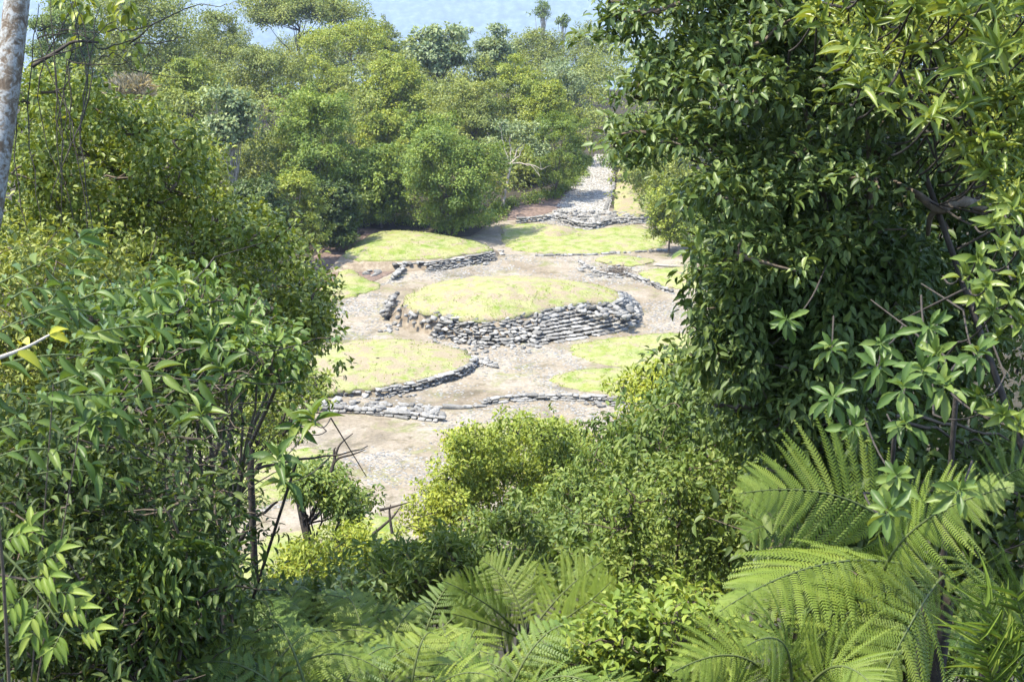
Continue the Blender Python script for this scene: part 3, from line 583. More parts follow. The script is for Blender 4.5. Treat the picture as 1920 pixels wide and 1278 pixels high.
TREES = [
 # label, px, top, w, depth, kind, mat, extra
 ('broad flat topped umbrella tree rising above the rest of the forest', 558, -8, 250, 345, 'umbrella', 'olive', dict(bot=86, L=.55, nl=28000, cr=.38, flat=.45, depth=.9, bark=BARKD, ncl=30)),
 ('flat crowned tree just below the umbrella tree', 655, 52, 215, 320, 'umbrella', 'lime', dict(bot=130, L=.48, nl=12000, cr=.3, flat=.5)),
 ('tall pale leaved tree with big loose leaf tufts against the blue hill', 822, 26, 150, 300, 'loose', 'pale', dict(bot=150, L=.8, nl=7000, cr=.34, bark=BARKD)),
 ('pale crowned tree right of the loose tufted tree, below the blue hill', 926, 46, 90, 305, 'dome', 'pale', dict(bot=150, L=.6, nl=7000)),
 ('small pointed olive crown between the umbrella tree and the pale tufted tree', 714, 26, 75, 335, 'loose', 'olive', dict(bot=110, L=.45, nl=6000)),
 ('rounded yellow green tree in the centre of the forest', 738, 106, 150, 255, 'dome', 'lime', dict(bot=225, nl=16000)),
 ('olive domed tree above the pale trunked tree', 885, 152, 140, 232, 'dome', 'olive', dict(bot=262, nl=15000, L=.36)),
 ('light green tree below the rounded yellow green tree', 722, 190, 140, 222, 'dome', 'lime', dict(bot=330, nl=14000)),
 ('tall vine clad tree with dark right side at the forest edge', 590, 152, 180, 190, 'skirt', 'bright', dict(nl=26000, ncl=44, L=.36, cr=.34)),
 ('grey green broad leaved tree with thin pale trunk, left of the vine clad tree', 428, 130, 140, 190, 'loose', 'pale', dict(bot=300, nl=6500, L=.6, bark=BARKP)),
 ('dense round bushy tree standing at the edge of the lawn', 842, 232, 205, 187, 'skirt', 'bright', dict(nl=30000, ncl=48, L=.34, cr=.36, ground=0)),
 ('feathery bright green tree overhanging the causeway', 1045, 205, 150, 212, 'dome', 'bright', dict(bot=345, nl=20000, L=.34, cr=.38, W=.35)),
 ('yellow green tree behind the pale trunked tree', 972, 106, 110, 262, 'dome', 'lime', dict(bot=235, nl=12000)),
 ('pale hazy tree at the right end of the forest, left of the causeway gap', 1062, 112, 110, 290, 'dome', 'pale', dict(bot=240, nl=10000)),
 ('dark tree deep in the gap beside the overhanging foreground leaves', 1105, 92, 110, 330, 'dome', 'dark', dict(bot=230, nl=9000)),
 ('small light green tree leaning at the left end of the clearing', 552, 302, 120, 172, 'dome', 'lime', dict(bot=440, nl=12000, L=.3, ncl=16, bark=BARKP, lean=1.5)),
 ('bright green creeper covered tree between the vine clad tree and the round bushy tree', 712, 275, 120, 193, 'skirt', 'bright', dict(nl=18000, ncl=34, L=.36)),
 ('big hazy olive tree filling the top left corner', 250, -40, 330, 270, 'dome', 'olive', dict(bot=190, nl=30000, L=.5, ncl=44)),
 ('hazy tree at the far left just right of the lichen trunk', 110, -15, 170, 250, 'dome', 'mid', dict(bot=160, nl=14000, L=.5)),
 ('low hazy tree between the top left tree and the umbrella tree', 408, 18, 130, 330, 'dome', 'olive', dict(bot=110, nl=8000, L=.5)),
 ('tan tinted rounded tree behind the grey green tree', 500, 88, 190, 265, 'dome', 'olive', dict(bot=200, nl=14000)),
 ('green tree behind the left vines, below the top left tree', 345, 100, 130, 230, 'dome', 'lime', dict(bot=240, nl=11000)),
 ('slender emergent tree pair left, thin crown against the blue hill', 1018, -6, 46, 470, 'loose', 'mid', dict(bot=40, nl=1600, L=.5, ncl=14, bark=BARKP)),
 ('small round topped emergent tree right of the slender one', 1055, 24, 36, 470, 'loose', 'mid', dict(bot=50, nl=1300, L=.5, ncl=10, bark=BARKP)),
 ('hazy rounded tree under the slender emergent trees', 1010, 60, 130, 380, 'dome', 'olive', dict(bot=130, nl=9000, L=.5)),
 ('hazy tree under the right emergent tree by the overhanging leaves', 1100, 56, 110, 400, 'dome', 'olive', dict(bot=120, nl=7000, L=.5)),
 ('bright tree at the right of the causeway half behind the big tree', 1192, 215, 150, 225, 'skirt', 'mid', dict(nl=16000, ncl=30)),
 ('yellow green bush right of the far lawn', 1258, 350, 90, 180, 'skirt', 'lime', dict(nl=9000, ncl=22, L=.3)),
 ('dark green tree low at the left end of the forest edge', 480, 330, 130, 168, 'skirt', 'dark', dict(nl=14000, ncl=30)),
 ('yellow green crown between the umbrella tree and the tan tinted tree', 610, 112, 130, 285, 'dome', 'lime', dict(bot=200, nl=10000)),
 ('green crown directly above the feathery tree', 1020, 150, 120, 240, 'dome', 'lime', dict(bot=240, nl=12000, L=.36)),
 ('mid green tree behind the round bushy tree, left of the olive dome', 800, 205, 110, 214, 'dome', 'bright', dict(bot=330, nl=12000)),
 ('dark leaved tree shading the ground left of the leaning small tree', 632, 330, 90, 180, 'skirt', 'dark', dict(nl=12000, ncl=26)),
]
for i, (lb, px, tp, wd, d, kd, mt, ex) in enumerate(TREES): tree(lb, px, tp, wd, d, kd, mt, 100 + i, **ex)
# pale trunked tree, sparse crown and bare branches
rg = np.random.default_rng(71)
t = thing('pale_trunked_tree', 'slim tree with pale bare trunk and sparse crown at the lawn edge', 'tree', G(942, 396), 'trees of the forest behind the clearing')
D0 = np.linalg.norm((G(942, 396) - CAM) @ FW); tp = lambda x, y, dd=0: A(x, y, D0 + dd)
T = Tubes(); T.add(spline([tp(941, 400), tp(945, 370), tp(952, 335), tp(958, 308)], 12), [.3, .24, .2, .18], 8); T.build('trunk', BARKP, t)
T = Tubes(); ends = []
for e in [((940, 285), (925, 268), 0), ((975, 290), (990, 262), -1), ((985, 300), (1015, 318), -1.5), ((955, 270), (960, 240), 1), ((935, 280), (918, 278), 1), ((970, 275), (1000, 240), 0), ((1000, 300), (1012, 330), -1), ((940, 255), (936, 235), .5)]:
    a = tp(957, 309); b = tp(*e[0], e[2] * .5); c_ = tp(*e[1], e[2]); P = wob(bez(a, b, c_, 8), .1, rg); T.add(P, [.13, .03], 5); ends.append(c_)
    for k in range(3): q = P[rg.integers(3, 8)]; T.add(wob(np.linspace(q, q + rg.normal(0, .9, 3) + [0, 0, .3], 4), .08, rg), [.04, .012], 4)
T.build('branches', BARKP, t)
Cn = np.concatenate([np.array([ends[i] for i in (1, 3, 5, 7, 0)]), [tp(975, 255), tp(985, 245), tp(1000, 275, -1), tp(1022, 285, -1), tp(955, 250)]]); sb, sr, _ = subclump(Cn, 1.3, 6, rg, .5, .5)
P, D_, U, Ls = leafcloud(sb, sr, 2600, .4, rg); V, Fs, k = leaves_np(P - np.array(t.location), D_, U, Ls, np.full(len(P), .6), 'quad'); mk('crown', V, Fs, LM['pale'], t, rnd=np.repeat(rg.random(len(P)), k))['kind'] = 'stuff'
# understorey mass that closes the forest
rg = np.random.default_rng(81); Cn, Rn = [], []
for k in range(300):
    px = rg.uniform(120, 1140); d = rg.uniform(225, 480); tp_ = np.interp(d, [225, 300, 480], [250, 95, 40]) + rg.uniform(0, 60)
    if 1060 < px < 1165 and d < 300: continue
    Cn.append(A(px, tp_ + 30, d)); Rn.append(rg.uniform(3, 5.5))
for k in range(90):
    px = rg.uniform(430, 940); d = rg.uniform(200, 215); Cn.append(A(px, rg.uniform(300, 415), d)); Rn.append(rg.uniform(1.5, 3))
for k in range(40):
    px = rg.uniform(960, 1075); d = np.interp(px, [960, 1075], [222, 245]); Cn.append(A(px, rg.uniform(300, 372), d)); Rn.append(rg.uniform(1.5, 2.8))
for lo, hi, y0, y1, d0, d1, m_ in ((1185, 1290, 300, 392, 190, 226, 34), (1165, 1230, 250, 320, 228, 260, 22), (1160, 1420, 90, 330, 222, 300, 80), (1130, 1300, 40, 160, 300, 420, 40), (330, 560, 240, 420, 195, 225, 60), (300, 700, 190, 330, 215, 262, 60), (1075, 1135, 170, 285, 265, 340, 26), (560, 650, 380, 450, 183, 190, 14), (130, 420, 120, 330, 200, 300, 50)):
    for k in range(m_): Cn.append(A(rg.uniform(lo, hi), rg.uniform(y0, y1), rg.uniform(d0, d1))); Rn.append(rg.uniform(1.6, 3.2))
Cn, Rn = np.array(Cn), np.array(Rn); sb, sr, _ = subclump(Cn, Rn, 8, rg, .45, .8); P, D_, U, Ls = leafcloud(sb, sr, 215000, .56, rg, up=.75, sn=.9, nj=.28, shell=.4)
V, Fs, k = leaves_np(P, D_, U, Ls, np.full(len(P), .6), 'quad'); tag(mk('forest', V, Fs, LM['olive'], rnd=np.repeat(rg.random(len(P)), k)), 'dense forest mass closing the gaps behind the separate trees', kind='stuff')
ed = [(560, 470), (600, 455), (650, 432), (720, 424), (800, 428), (850, 440), (925, 420), (945, 396), (1000, 386), (1050, 372), (1080, 340), (1100, 308)]; er = [(1160, 300), (1190, 320), (1230, 345), (1250, 380), (1265, 420), (1290, 450), (1320, 500)]
Cn = []
for E, dy in ((ed, 1), (er, 1)):
    W_ = resample(GP(E), .5, False)
    for k in range(240 if E is ed else 150): p = W_[rg.integers(len(W_))]; off = abs(rg.normal(0, 2.6)) + .6; Cn.append(p + np.array([rg.normal(0, .6) + (off * 1.2 if E is er else 0), off if E is ed else rg.normal(0, 1), rg.uniform(.1, .9)]))
P, D_, U, Ls = leafcloud(np.array(Cn), .75, 26000, .32, rg, up=.7); V, Fs, k = leaves_np(P, D_, U, Ls, np.full(len(P), .55), 'quad'); tag(mk('undergrowth', V, Fs, LM['bright'], rnd=np.repeat(rg.random(len(P)), k)), 'low green growth along the forest edge of the clearing', kind='stuff')
# dry straw patch upper left
t = thing('dry_shrub', 'pale straw coloured dry shrub among the trees at upper left', 'shrub', A(238, 190, 120)); rg = np.random.default_rng(82)
Cn = np.array([A(rg.uniform(215, 268), rg.uniform(160, 190), 120 + rg.uniform(-2, 2)) for k in range(14)]); P, D_, U, Ls = leafcloud(Cn, .9, 1800, .8, rg, droop=-.5)
foliage(t, P, D_, U, Ls, .12, 'quad', LM['tan'], rg)

# ------------------------------------------------------------------ foreground plants
def polyfill(poly, n, d0, d1, rng, dfun=None):
    P = np.array(poly, float); lo, hi = P.min(0), P.max(0); out = []
    while len(out) < n:
        q = rng.uniform(lo, hi)
        if inpoly(q[None], P)[0]:
            d = rng.uniform(d0, d1) + (dfun(*q) if dfun else 0); out.append(A(q[0], q[1], d))
    return np.array(out)
def plant(name, label, cat, poly, d, nclump, r, nleaf, L, mat, seed, W=.5, shape='mid', nparts=0, ns=8, base=None, bark=None, up=.6, droop=.45, out=.7, dfun=None, twig=True, tr=.06, group=None, part_shape=None, fac=.42, flat=.8, extra=None, nst=10):
    """a shrub or tree crown grown over clumps spread in depth, with stems from the ground"""
    rng = np.random.default_rng(seed); Cn = polyfill(poly, nclump, *d, rng, dfun)
    if extra is not None: Cn = np.concatenate([Cn, extra])
    c = Cn.mean(0); bs = np.array([c[0], c[1], zt(c[0], c[1]) - .1]) if base is None else np.array(base, float)
    t = thing(name, label, cat, bs, group)
    Rn = r * rng.uniform(.7, 1.3, len(Cn)); sb, sr, _ = subclump(Cn, Rn, ns, rng, fac, flat, -.6)
    P, D_, U, Ls = leafcloud(sb, sr, nleaf, L, rng, out=out, droop=droop, up=up, flat=min(1, flat * 1.2))
    foliage(t, P, D_, U, Ls, W, shape, LM[mat], rng, nparts, part_shape)
    T = Tubes(); hub = bs + (c - bs) * .55
    T.add(spline(wob([bs, bs + (hub - bs) * .5, hub], .1, rng), 10), [tr * 1.5, tr], 7)
    for i in rng.permutation(len(Cn))[:nst]:
        s = bs + (hub - bs) * rng.uniform(.5, 1); q = Cn[i]; T.add(wob(bez(s, (s * .4 + q * .6) + [0, 0, .12 * np.linalg.norm(q - s)], q, 9), .04 * r / .5, rng), [tr * .38, tr * .12], 5)
    T.build('stems', bark or BARK, t)
    if twig:
        T = Tubes()
        for i in rng.permutation(len(sb))[:420]:
            q = Cn[i // ns]; T.add(wob(np.linspace(q, sb[i], 4), .02, rng), [tr * .16, tr * .06], 3)
        T.build('twigs', bark or TWIG, t)['kind'] = 'stuff'
    return t, Cn

# --- right side: big glossy tree, set back below, leaning out above
RB = [(1215, -120), (1205, 20), (1225, 100), (1235, 180), (1240, 270), (1270, 330), (1305, 360), (1315, 440), (1350, 500), (1420, 520), (1600, 440), (1700, 330), (1720, 200), (1600, 120), (1500, 60), (1500, -120)]
tb = A(1830, 900, 15); tb = np.array([tb[0], tb[1], zt(tb[0], tb[1])])
over = np.array([A(x, y, dd) for x, y, dd in [(1150, 75, 10.6), (1140, 40, 10.6), (1180, 60, 10.5), (1185, 285, 10.4), (1190, 180, 10.4), (1210, 250, 10.3), (1170, 10, 10.5)]])
over2 = np.random.default_rng(3).uniform([1200, -700, 9], [2000, -150, 14], (26, 3)); over2 = np.array([A(*q) for q in over2])
plant('broad_leaved_tree', 'big glossy dark leaved tree leaning into the frame at upper right', 'tree', RB, (9.6, 12.8), 190, .3, 36000, .082, 'gloss', 201, W=.46, nparts=300, part_shape='oval', base=tb, tr=.13, extra=np.concatenate([over, over2, over2]), up=1., droop=.28, out=.85, flat=.5, ns=9, nst=5)
RL = [(1330, 470), (1370, 480), (1440, 440), (1420, -60), (1940, -60), (1930, 430), (1930, 900), (1700, 880), (1500, 860), (1380, 800), (1330, 700), (1320, 650), (1300, 560)]
tb2 = A(1600, 1000, 14.5); tb2 = np.array([tb2[0], tb2[1], zt(tb2[0], tb2[1])])
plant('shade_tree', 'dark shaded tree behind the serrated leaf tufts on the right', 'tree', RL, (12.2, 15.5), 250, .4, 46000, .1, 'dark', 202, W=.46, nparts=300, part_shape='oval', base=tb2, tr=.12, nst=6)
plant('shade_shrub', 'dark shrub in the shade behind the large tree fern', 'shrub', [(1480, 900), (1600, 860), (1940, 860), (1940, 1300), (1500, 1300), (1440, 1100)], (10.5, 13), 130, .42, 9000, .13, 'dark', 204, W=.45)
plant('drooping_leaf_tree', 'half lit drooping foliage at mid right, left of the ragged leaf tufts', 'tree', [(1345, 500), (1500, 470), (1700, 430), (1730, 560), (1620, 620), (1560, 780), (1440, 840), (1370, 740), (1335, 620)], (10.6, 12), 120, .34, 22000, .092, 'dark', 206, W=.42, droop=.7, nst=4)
# --- branches crossing the dark right side
t = thing('bare_branch', 'thick pale elbowed branch on the right in front of dark leaves', 'branch', A(1840, 380, 11))
T = Tubes(); T.add(spline([A(1920, 400, 11.5), A(1840, 385, 11), A(1795, 378, 10.6), A(1760, 392, 10.5), A(1720, 365, 10.8), A(1650, 330, 11.2)], 20), [.055, .05, .045, .04, .03, .02], 8); T.build('branch', BARK, t)
T = Tubes(); T.add(spline([A(1765, 390, 10.5), A(1745, 405, 10.6), A(1740, 440, 10.9)], 8), [.03, .015], 6); T.build('side_branch', BARK, t)
rg = np.random.default_rng(203); t = thing('tangled_twigs', 'thin bare twigs crossing the shaded right side', 'twigs', A(1500, 560, 11.5)); T = Tubes()
for a in [((1430, 450), (1540, 460), (1700, 430)), ((1500, 500), (1560, 490), (1700, 440)), ((1540, 560), (1580, 640), (1610, 690)), ((1630, 640), (1640, 600), (1655, 530)), ((1500, 640), (1560, 680), (1620, 700)), ((1340, 760), (1400, 770), (1440, 770)), ((1510, 790), (1580, 820), (1630, 860)), ((1620, 640), (1610, 600), (1600, 570)), ((1680, 780), (1800, 790), (1900, 830)), ((1670, 790), (1790, 810), (1880, 850)), ((1640, 250), (1700, 290), (1740, 330)), ((1440, 880), (1480, 900), (1520, 915)), ((1380, 770), (1430, 745), (1500, 760))]:
    T.add(wob(bez(*[A(x, y, 11.2 + rg.uniform(-.4, .4)) for x, y in a], 9), .02, rg), [.018, .008], 5)
T.build('twigs', TWIG, t)['kind'] = 'stuff'

def rosettes(name, label, cat, spots, L, nl, mat, seed, shape='lance', W=.3, base=None, up=(0, -.5, .85), spread=.8, bark=None, nparts=300, stem=True, group=None, sr=.012, back=(.15, .75, -.3), dz=-.12):
    """whorls of long leaves at the ends of twigs; spots: (px, py, depth)"""
    rng = np.random.default_rng(seed); S = np.array([A(*s) for s in spots]); c = S.mean(0); bs = np.array([c[0] + back[0] * 3, c[1] + back[1] * 3, zt(c[0], c[1] + back[1] * 3)]) if base is None else np.array(base)
    t = thing(name, label, cat, bs, group); P, D_, U, Ls = [], [], [], []
    for s in S:
        ax = nrm(np.array(up) + rng.normal(0, .3, 3)); e1 = nrm(np.cross(ax, [.3, .2, .9])); e2 = np.cross(ax, e1)
        for k in range(nl):
            th = k * 2.4 + rng.normal(0, .2); h = (k / nl); d = nrm((e1 * math.cos(th) + e2 * math.sin(th)) * spread * (1.2 - h * .8) + ax * (.05 + h * .9) + [0, 0, dz * (1 - h)] + rng.normal(0, .1, 3))
            P.append(s + ax * h * L * .35); D_.append(d); U.append(ax + .2 * rng.normal(size=3)); Ls.append(L * rng.uniform(.7, 1.1) * (1 - .35 * h))
    foliage(t, np.array(P), np.array(D_), np.array(U), np.array(Ls), W, shape, LM[mat], rng, nparts, shape)
    if stem:
        T = Tubes(); hub = c + np.array([back[0] * 1.6, back[1] * 1.6, -.9])
        T.add(spline([bs, (bs + hub) / 2 + rng.normal(0, .1, 3), hub], 8), [sr * 3, sr * 1.6], 6); q0 = [hub]
        for s in S:
            j = s + np.array(back) * rng.uniform(.6, 1.1) + rng.normal(0, .12, 3); k = q0[np.argmin([np.linalg.norm(x - j) for x in q0])]
            T.add(bez(j, (j + s) / 2 + [0, 0, -.08], s, 7), [sr * .7, sr * .4], 5); T.add(np.linspace(j, j + np.array(back) * .8 + rng.normal(0, .2, 3), 4), [sr * .8, sr * .5], 5) if rng.random() < .35 else None
        T.build('stems', bark or BARKD, t)
    return t, S
rg = np.random.default_rng(210)
sp = []
LR = [(1500, -40), (1930, -40), (1930, 440), (1870, 430), (1800, 300), (1760, 240), (1650, 210), (1560, 120)]
for q in polyfill(LR, 190, 8.2, 10.2, rg): sp.append(q)
def invpix(q): v = q - CAM; d = v @ FW; return (960 + F * (v @ RT) / d, 639 - F * (v @ UP) / d, d)
sp = [invpix(q) for q in sp]
lt, S = rosettes('flowering_tree', 'lime leaved flowering tree filling the top right corner', 'tree', sp, .19, 8, 'glime', 211, W=.27, base=(6.2, 9.5, zt(0, 9.5)), sr=.014)
S2 = S[rg.permutation(len(S))[:75]]; Cb = S2 + [0, 0, .1]; P, D_, U, Ls = leafcloud(Cb, .11, 4200, .028, rg, droop=-.2); foliage(lt, P, D_, U, Ls, .6, 'quad', LM['blossom'], rg, name='blossom')
rosettes('serrated_shrub', 'shrub with big ragged leaf tufts catching light on the dark right side', 'shrub', [(1727, 700, 6.6), (1736, 618, 6.8), (1832, 672, 6.9), (1690, 735, 6.5), (1640, 690, 6.9), (1561, 752, 7.1), (1770, 730, 6.6), (1684, 898, 6.3), (1666, 964, 6.1), (1790, 925, 6.2), (1760, 670, 6.7), (1700, 800, 7.4), (1600, 800, 7.5), (1650, 650, 7.6), (1850, 740, 7.4), (1560, 660, 7.8), (1480, 600, 8.2)], .15, 13, 'near', 212, 'obov', .31, up=(-.2, -.5, .8), sr=.009, back=(.35, 1.2, -.25), dz=-.6)
rosettes('small_tuft_shrub', 'bright oval leaf tufts at the right edge halfway up', 'shrub', [(1830, 490, 7), (1870, 470, 7.1), (1905, 520, 7), (1850, 540, 6.9), (1890, 570, 7), (1860, 590, 7), (1830, 560, 7.2), (1910, 470, 7.2), (1800, 520, 7.3), (1905, 610, 7), (1870, 640, 7.2), (1880, 780, 7), (1910, 800, 7), (1850, 770, 7.2), (1895, 400, 7.5), (1860, 420, 7.6)], .12, 9, 'glime', 213, 'oval', .38, sr=.01)

# --- centre and mid bushes
plant('round_bush', 'wide round topped light green tree in the lower centre of the gap', 'tree', [(780, 990), (790, 945), (830, 890), (860, 835), (920, 805), (1000, 805), (1070, 815), (1130, 850), (1120, 930), (1060, 1000), (960, 1015), (860, 1010), (780, 1010)], (40, 47), 120, .66, 34000, .135, 'lime', 221, W=.5, ns=9, tr=.14, up=.9, droop=.2, bark=BARKD)
plant('drooping_leaf_tree', 'darker drooping leaved tree right of the round topped tree', 'tree', [(1090, 850), (1110, 810), (1170, 810), (1240, 830), (1270, 900), (1240, 1000), (1150, 1020), (1060, 990)], (33, 38), 70, .55, 13000, .18, 'mid', 222, W=.34, droop=.9, up=.5, tr=.12)
plant('small_leaf_bush', 'light yellow green small leaved bush jutting into the gap on the right', 'shrub', [(1165, 725), (1215, 730), (1260, 705), (1310, 690), (1370, 710), (1400, 780), (1350, 860), (1230, 850), (1190, 800), (1175, 760)], (22, 26), 80, .4, 20000, .08, 'lime', 223, W=.5, ns=9, up=.9, droop=.1)
plant('yellow_flowered_bush', 'bush with larger leaves and small yellow flowers below the small leaved bush', 'shrub', [(1180, 800), (1280, 730), (1400, 720), (1450, 800), (1440, 950), (1380, 1060), (1230, 1040), (1170, 940)], (17, 21), 95, .4, 14000, .11, 'mid', 224, W=.45, droop=.6)
plant('leafy_thicket', 'thicket of small light leaves left of the big ferns', 'shrub', [(1150, 950), (1230, 900), (1330, 880), (1420, 930), (1430, 1080), (1350, 1200), (1200, 1150), (1120, 1100), (1100, 1020)], (12.5, 17), 110, .27, 17000, .066, 'mid', 225, W=.5)
plant('dark_leaf_bush', 'mid green bush between round topped tree and centre fern', 'shrub', [(900, 985), (1000, 960), (1110, 970), (1160, 1040), (1130, 1100), (1000, 1090), (910, 1050)], (20, 24), 60, .36, 10000, .1, 'mid', 226, W=.45)
plant('dark_leaf_bush', 'green bush right behind the centre fern', 'shrub', [(1080, 1010), (1200, 1000), (1240, 1100), (1180, 1180), (1090, 1150)], (17, 19), 40, .42, 6000, .12, 'mid', 227, W=.45)
plant('lime_bush', 'bright yellow green bush under the dark trunked tree', 'shrub', [(470, 1085), (550, 1050), (620, 1010), (670, 1000), (720, 1040), (790, 1060), (850, 1045), (880, 1070), (780, 1110), (660, 1120), (610, 1075), (520, 1110)], (29, 34), 60, .48, 12000, .13, 'lime', 228, W=.42, ns=8, tr=.08, bark=BARKD)
plant('low_shrub', 'long leaved green shrub left of the centre fern', 'shrub', [(640, 1110), (740, 1060), (860, 1040), (910, 1090), (870, 1150), (760, 1180), (650, 1170)], (16, 19), 60, .34, 7000, .13, 'mid', 229, W=.28, shape='mid', droop=.2)
plant('low_shrub', 'dark glossy low shrub above the left ferns', 'shrub', [(450, 1160), (520, 1140), (620, 1130), (700, 1150), (660, 1200), (500, 1200)], (15, 17), 36, .35, 4000, .12, 'gloss', 230, W=.45)
plant('ground_cover', 'light green leafy herbs on the bank right of the centre fern', 'ground cover', [(1060, 1230), (1160, 1150), (1300, 1130), (1390, 1200), (1350, 1300), (1000, 1310)], (9.5, 12), 110, .24, 9000, .075, 'bright', 231, W=.5, nparts=0)
# dark trunked tree left of the walkway and the two trunks further left
def mid_tree(name, label, trunk, limbs, poly, d, ncl, r, nl, L, mat, seed, tr, **kw):
    rng = np.random.default_rng(seed); b = A(*trunk[0]); bs = np.array([b[0], b[1], zt(b[0], b[1])]); t = thing(name, label, 'tree', bs); pts = [A(*q) for q in trunk]
    T = Tubes(); T.add(spline([bs] + pts, 20), [tr * 1.3, tr, tr * .8, tr * .5], 8); T.build('trunk', BARKD, t); T = Tubes()
    for l in limbs: T.add(wob(spline([A(*q) for q in l], 10), .03, rng), [tr * .55, tr * .15], 6)
    Cn = polyfill(poly, ncl, *d, rng)
    for i in range(0, ncl, 2): q = Cn[i]; s = pts[rng.integers(1, len(pts))]; T.add(wob(bez(s, (s + q) / 2 - [0, 0, .2], q, 8), .05, rng), [tr * .3, tr * .07], 4)
    T.build('limbs', BARKD, t); sb, sr, _ = subclump(Cn, r * rng.uniform(.7, 1.3, ncl), 8, rng, .5, .8); P, D_, U, Ls = leafcloud(sb, sr, nl, L, rng, up=.8, droop=.4); foliage(t, P, D_, U, Ls, kw.get('W', .45), 'mid', LM[mat], rng, 0)
mid_tree('dark_trunked_tree', 'dark trunked small tree standing alone against the lower walkway', [(600, 1150, 42), (590, 1060, 42), (572, 985, 42), (560, 930, 42), (552, 890, 42)], [[(572, 985, 42), (600, 940, 42), (640, 900, 42)], [(590, 1060, 42), (640, 1020, 42), (660, 990, 42)], [(600, 1130, 42), (560, 1100, 41.5), (545, 1080, 41)]],
         [(560, 905), (590, 890), (640, 885), (670, 920), (690, 965), (650, 975), (600, 945), (565, 935)], (40, 44), 34, .5, 5200, .17, 'mid', 241, .16)
mid_tree('leaning_tree', 'dark double trunked tree half lost in the shade left of the walkway', [(400, 1090, 34), (395, 1020, 34), (385, 950, 34), (390, 870, 34), (420, 790, 34)], [[(385, 960, 34), (440, 930, 33), (500, 850, 33), (530, 800, 33)], [(400, 1040, 34), (450, 1010, 33), (480, 970, 33), (520, 940, 33)], [(345, 1050, 35), (342, 950, 35), (350, 860, 35)]],
         [(330, 800), (400, 760), (500, 760), (540, 800), (520, 850), (460, 900), (500, 960), (440, 1000), (380, 1000), (320, 950)], (31, 36), 40, .42, 4200, .14, 'mid', 242, .17)
mid_tree('twiggy_tree', 'thin twiggy tree with sparse leaves leaning toward the dirt square', [(470, 900, 26), (500, 850, 26), (540, 800, 26), (590, 740, 26), (610, 700, 26)], [[(540, 800, 26), (580, 790, 26), (620, 770, 26)], [(500, 850, 26), (530, 780, 26), (560, 720, 26)], [(480, 880, 26), (560, 860, 26), (640, 850, 26), (690, 835, 26)]],
         [(450, 720), (560, 690), (625, 720), (615, 790), (560, 830), (480, 830), (440, 780)], (24, 28), 46, .3, 4200, .095, 'vine', 243, .06, W=.5)
# dead twigs against the walkway
t = thing('dead_branch', 'bare dead branch forking in front of the cobbled walkway', 'branch', A(630, 870, 38)); T = Tubes()
for l in [[(620, 885), (632, 860), (660, 852), (685, 842)], [(622, 882), (630, 850), (640, 830), (662, 812)], [(628, 866), (626, 845), (630, 838)], [(735, 1000), (730, 960), (733, 945)], [(700, 1000), (735, 970), (750, 950)], [(712, 955), (735, 950), (770, 940)]]: T.add(spline([A(x, y, 38) for x, y in l], 9), [.05, .012], 5)
T.build('twigs', BARKD, t)

# --- left side
LB = [(20, 150), (110, 165), (200, 195), (310, 245), (385, 300), (440, 360), (480, 410), (545, 465), (585, 550), (600, 610), (575, 690), (520, 720), (440, 640), (300, 560), (150, 520), (20, 500)]
plant('vine_covered_tree', 'tree smothered in small yellow green climbing leaves on the left', 'tree', LB, (15, 20), 230, .36, 54000, .074, 'vine', 301, W=.55, nparts=300, part_shape='oval', ns=9, tr=.12, up=.8, droop=.35, nst=14)
plant('leafy_shrub', 'mid green oval leaved shrub below the vine covered tree', 'shrub', [(180, 590), (300, 560), (400, 560), (500, 600), (560, 650), (560, 690), (500, 710), (400, 700), (250, 690), (150, 660)], (9.5, 12.5), 85, .26, 7500, .075, 'near', 302, W=.48, nparts=300, part_shape='oval', up=.7, twig=True)
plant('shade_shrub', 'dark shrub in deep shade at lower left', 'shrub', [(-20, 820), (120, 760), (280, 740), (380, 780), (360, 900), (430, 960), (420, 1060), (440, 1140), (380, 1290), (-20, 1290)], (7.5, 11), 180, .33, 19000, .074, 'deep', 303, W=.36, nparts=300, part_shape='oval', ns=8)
plant('hanging_leaf_shrub', 'narrow leaved shrub with hanging sprays above the left ferns', 'shrub', [(240, 1060), (360, 1050), (390, 1090), (330, 1180), (270, 1290), (190, 1290), (190, 1180)], (8, 10), 50, .3, 3600, .11, 'near', 304, W=.25, nparts=200, part_shape='lance', droop=.9)
plant('back_shrub', 'dense shrub backing the left side behind the near leaves', 'shrub', [(-20, 450), (230, 520), (400, 610), (440, 700), (400, 790), (-20, 860)], (12.5, 15), 140, .4, 22000, .072, 'olive', 305, W=.5)
# lichen trunk, crown above frame; unseen clumps added far left to shade lower left
rg = np.random.default_rng(310); tb = A(-90, 900, 12.5); tb = np.array([tb[0], tb[1], zt(tb[0], tb[1])])
t = thing('lichen_tree', 'leaning pale trunk blotched with lichen at the upper left edge', 'tree', tb); T = Tubes()
tp_ = [tb, A(-60, 700, 12.5), A(-22, 400, 12.5), A(8, 200, 12.5), A(33, -10, 12.5), A(60, -260, 12.5), A(70, -500, 12.3)]
T.add(spline(tp_, 40), [.15, .14, .128, .118, .112, .10, .08], 14); T.build('trunk', LICHEN, t)
Cn = np.concatenate([np.array([A(*rg.uniform([-700, -1100, 10], [60, -480, 15])) for k in range(16)]), rg.uniform([-13, 2, 47.5], [-6.8, 9.5, 51.5], (44, 3))]); T = Tubes()
for i in range(0, 60, 3): T.add(wob(bez(tp_[-1], (tp_[-1] + Cn[i]) / 2 + [0, 0, .3], Cn[i], 8), .05, rg), [.05, .012], 6)
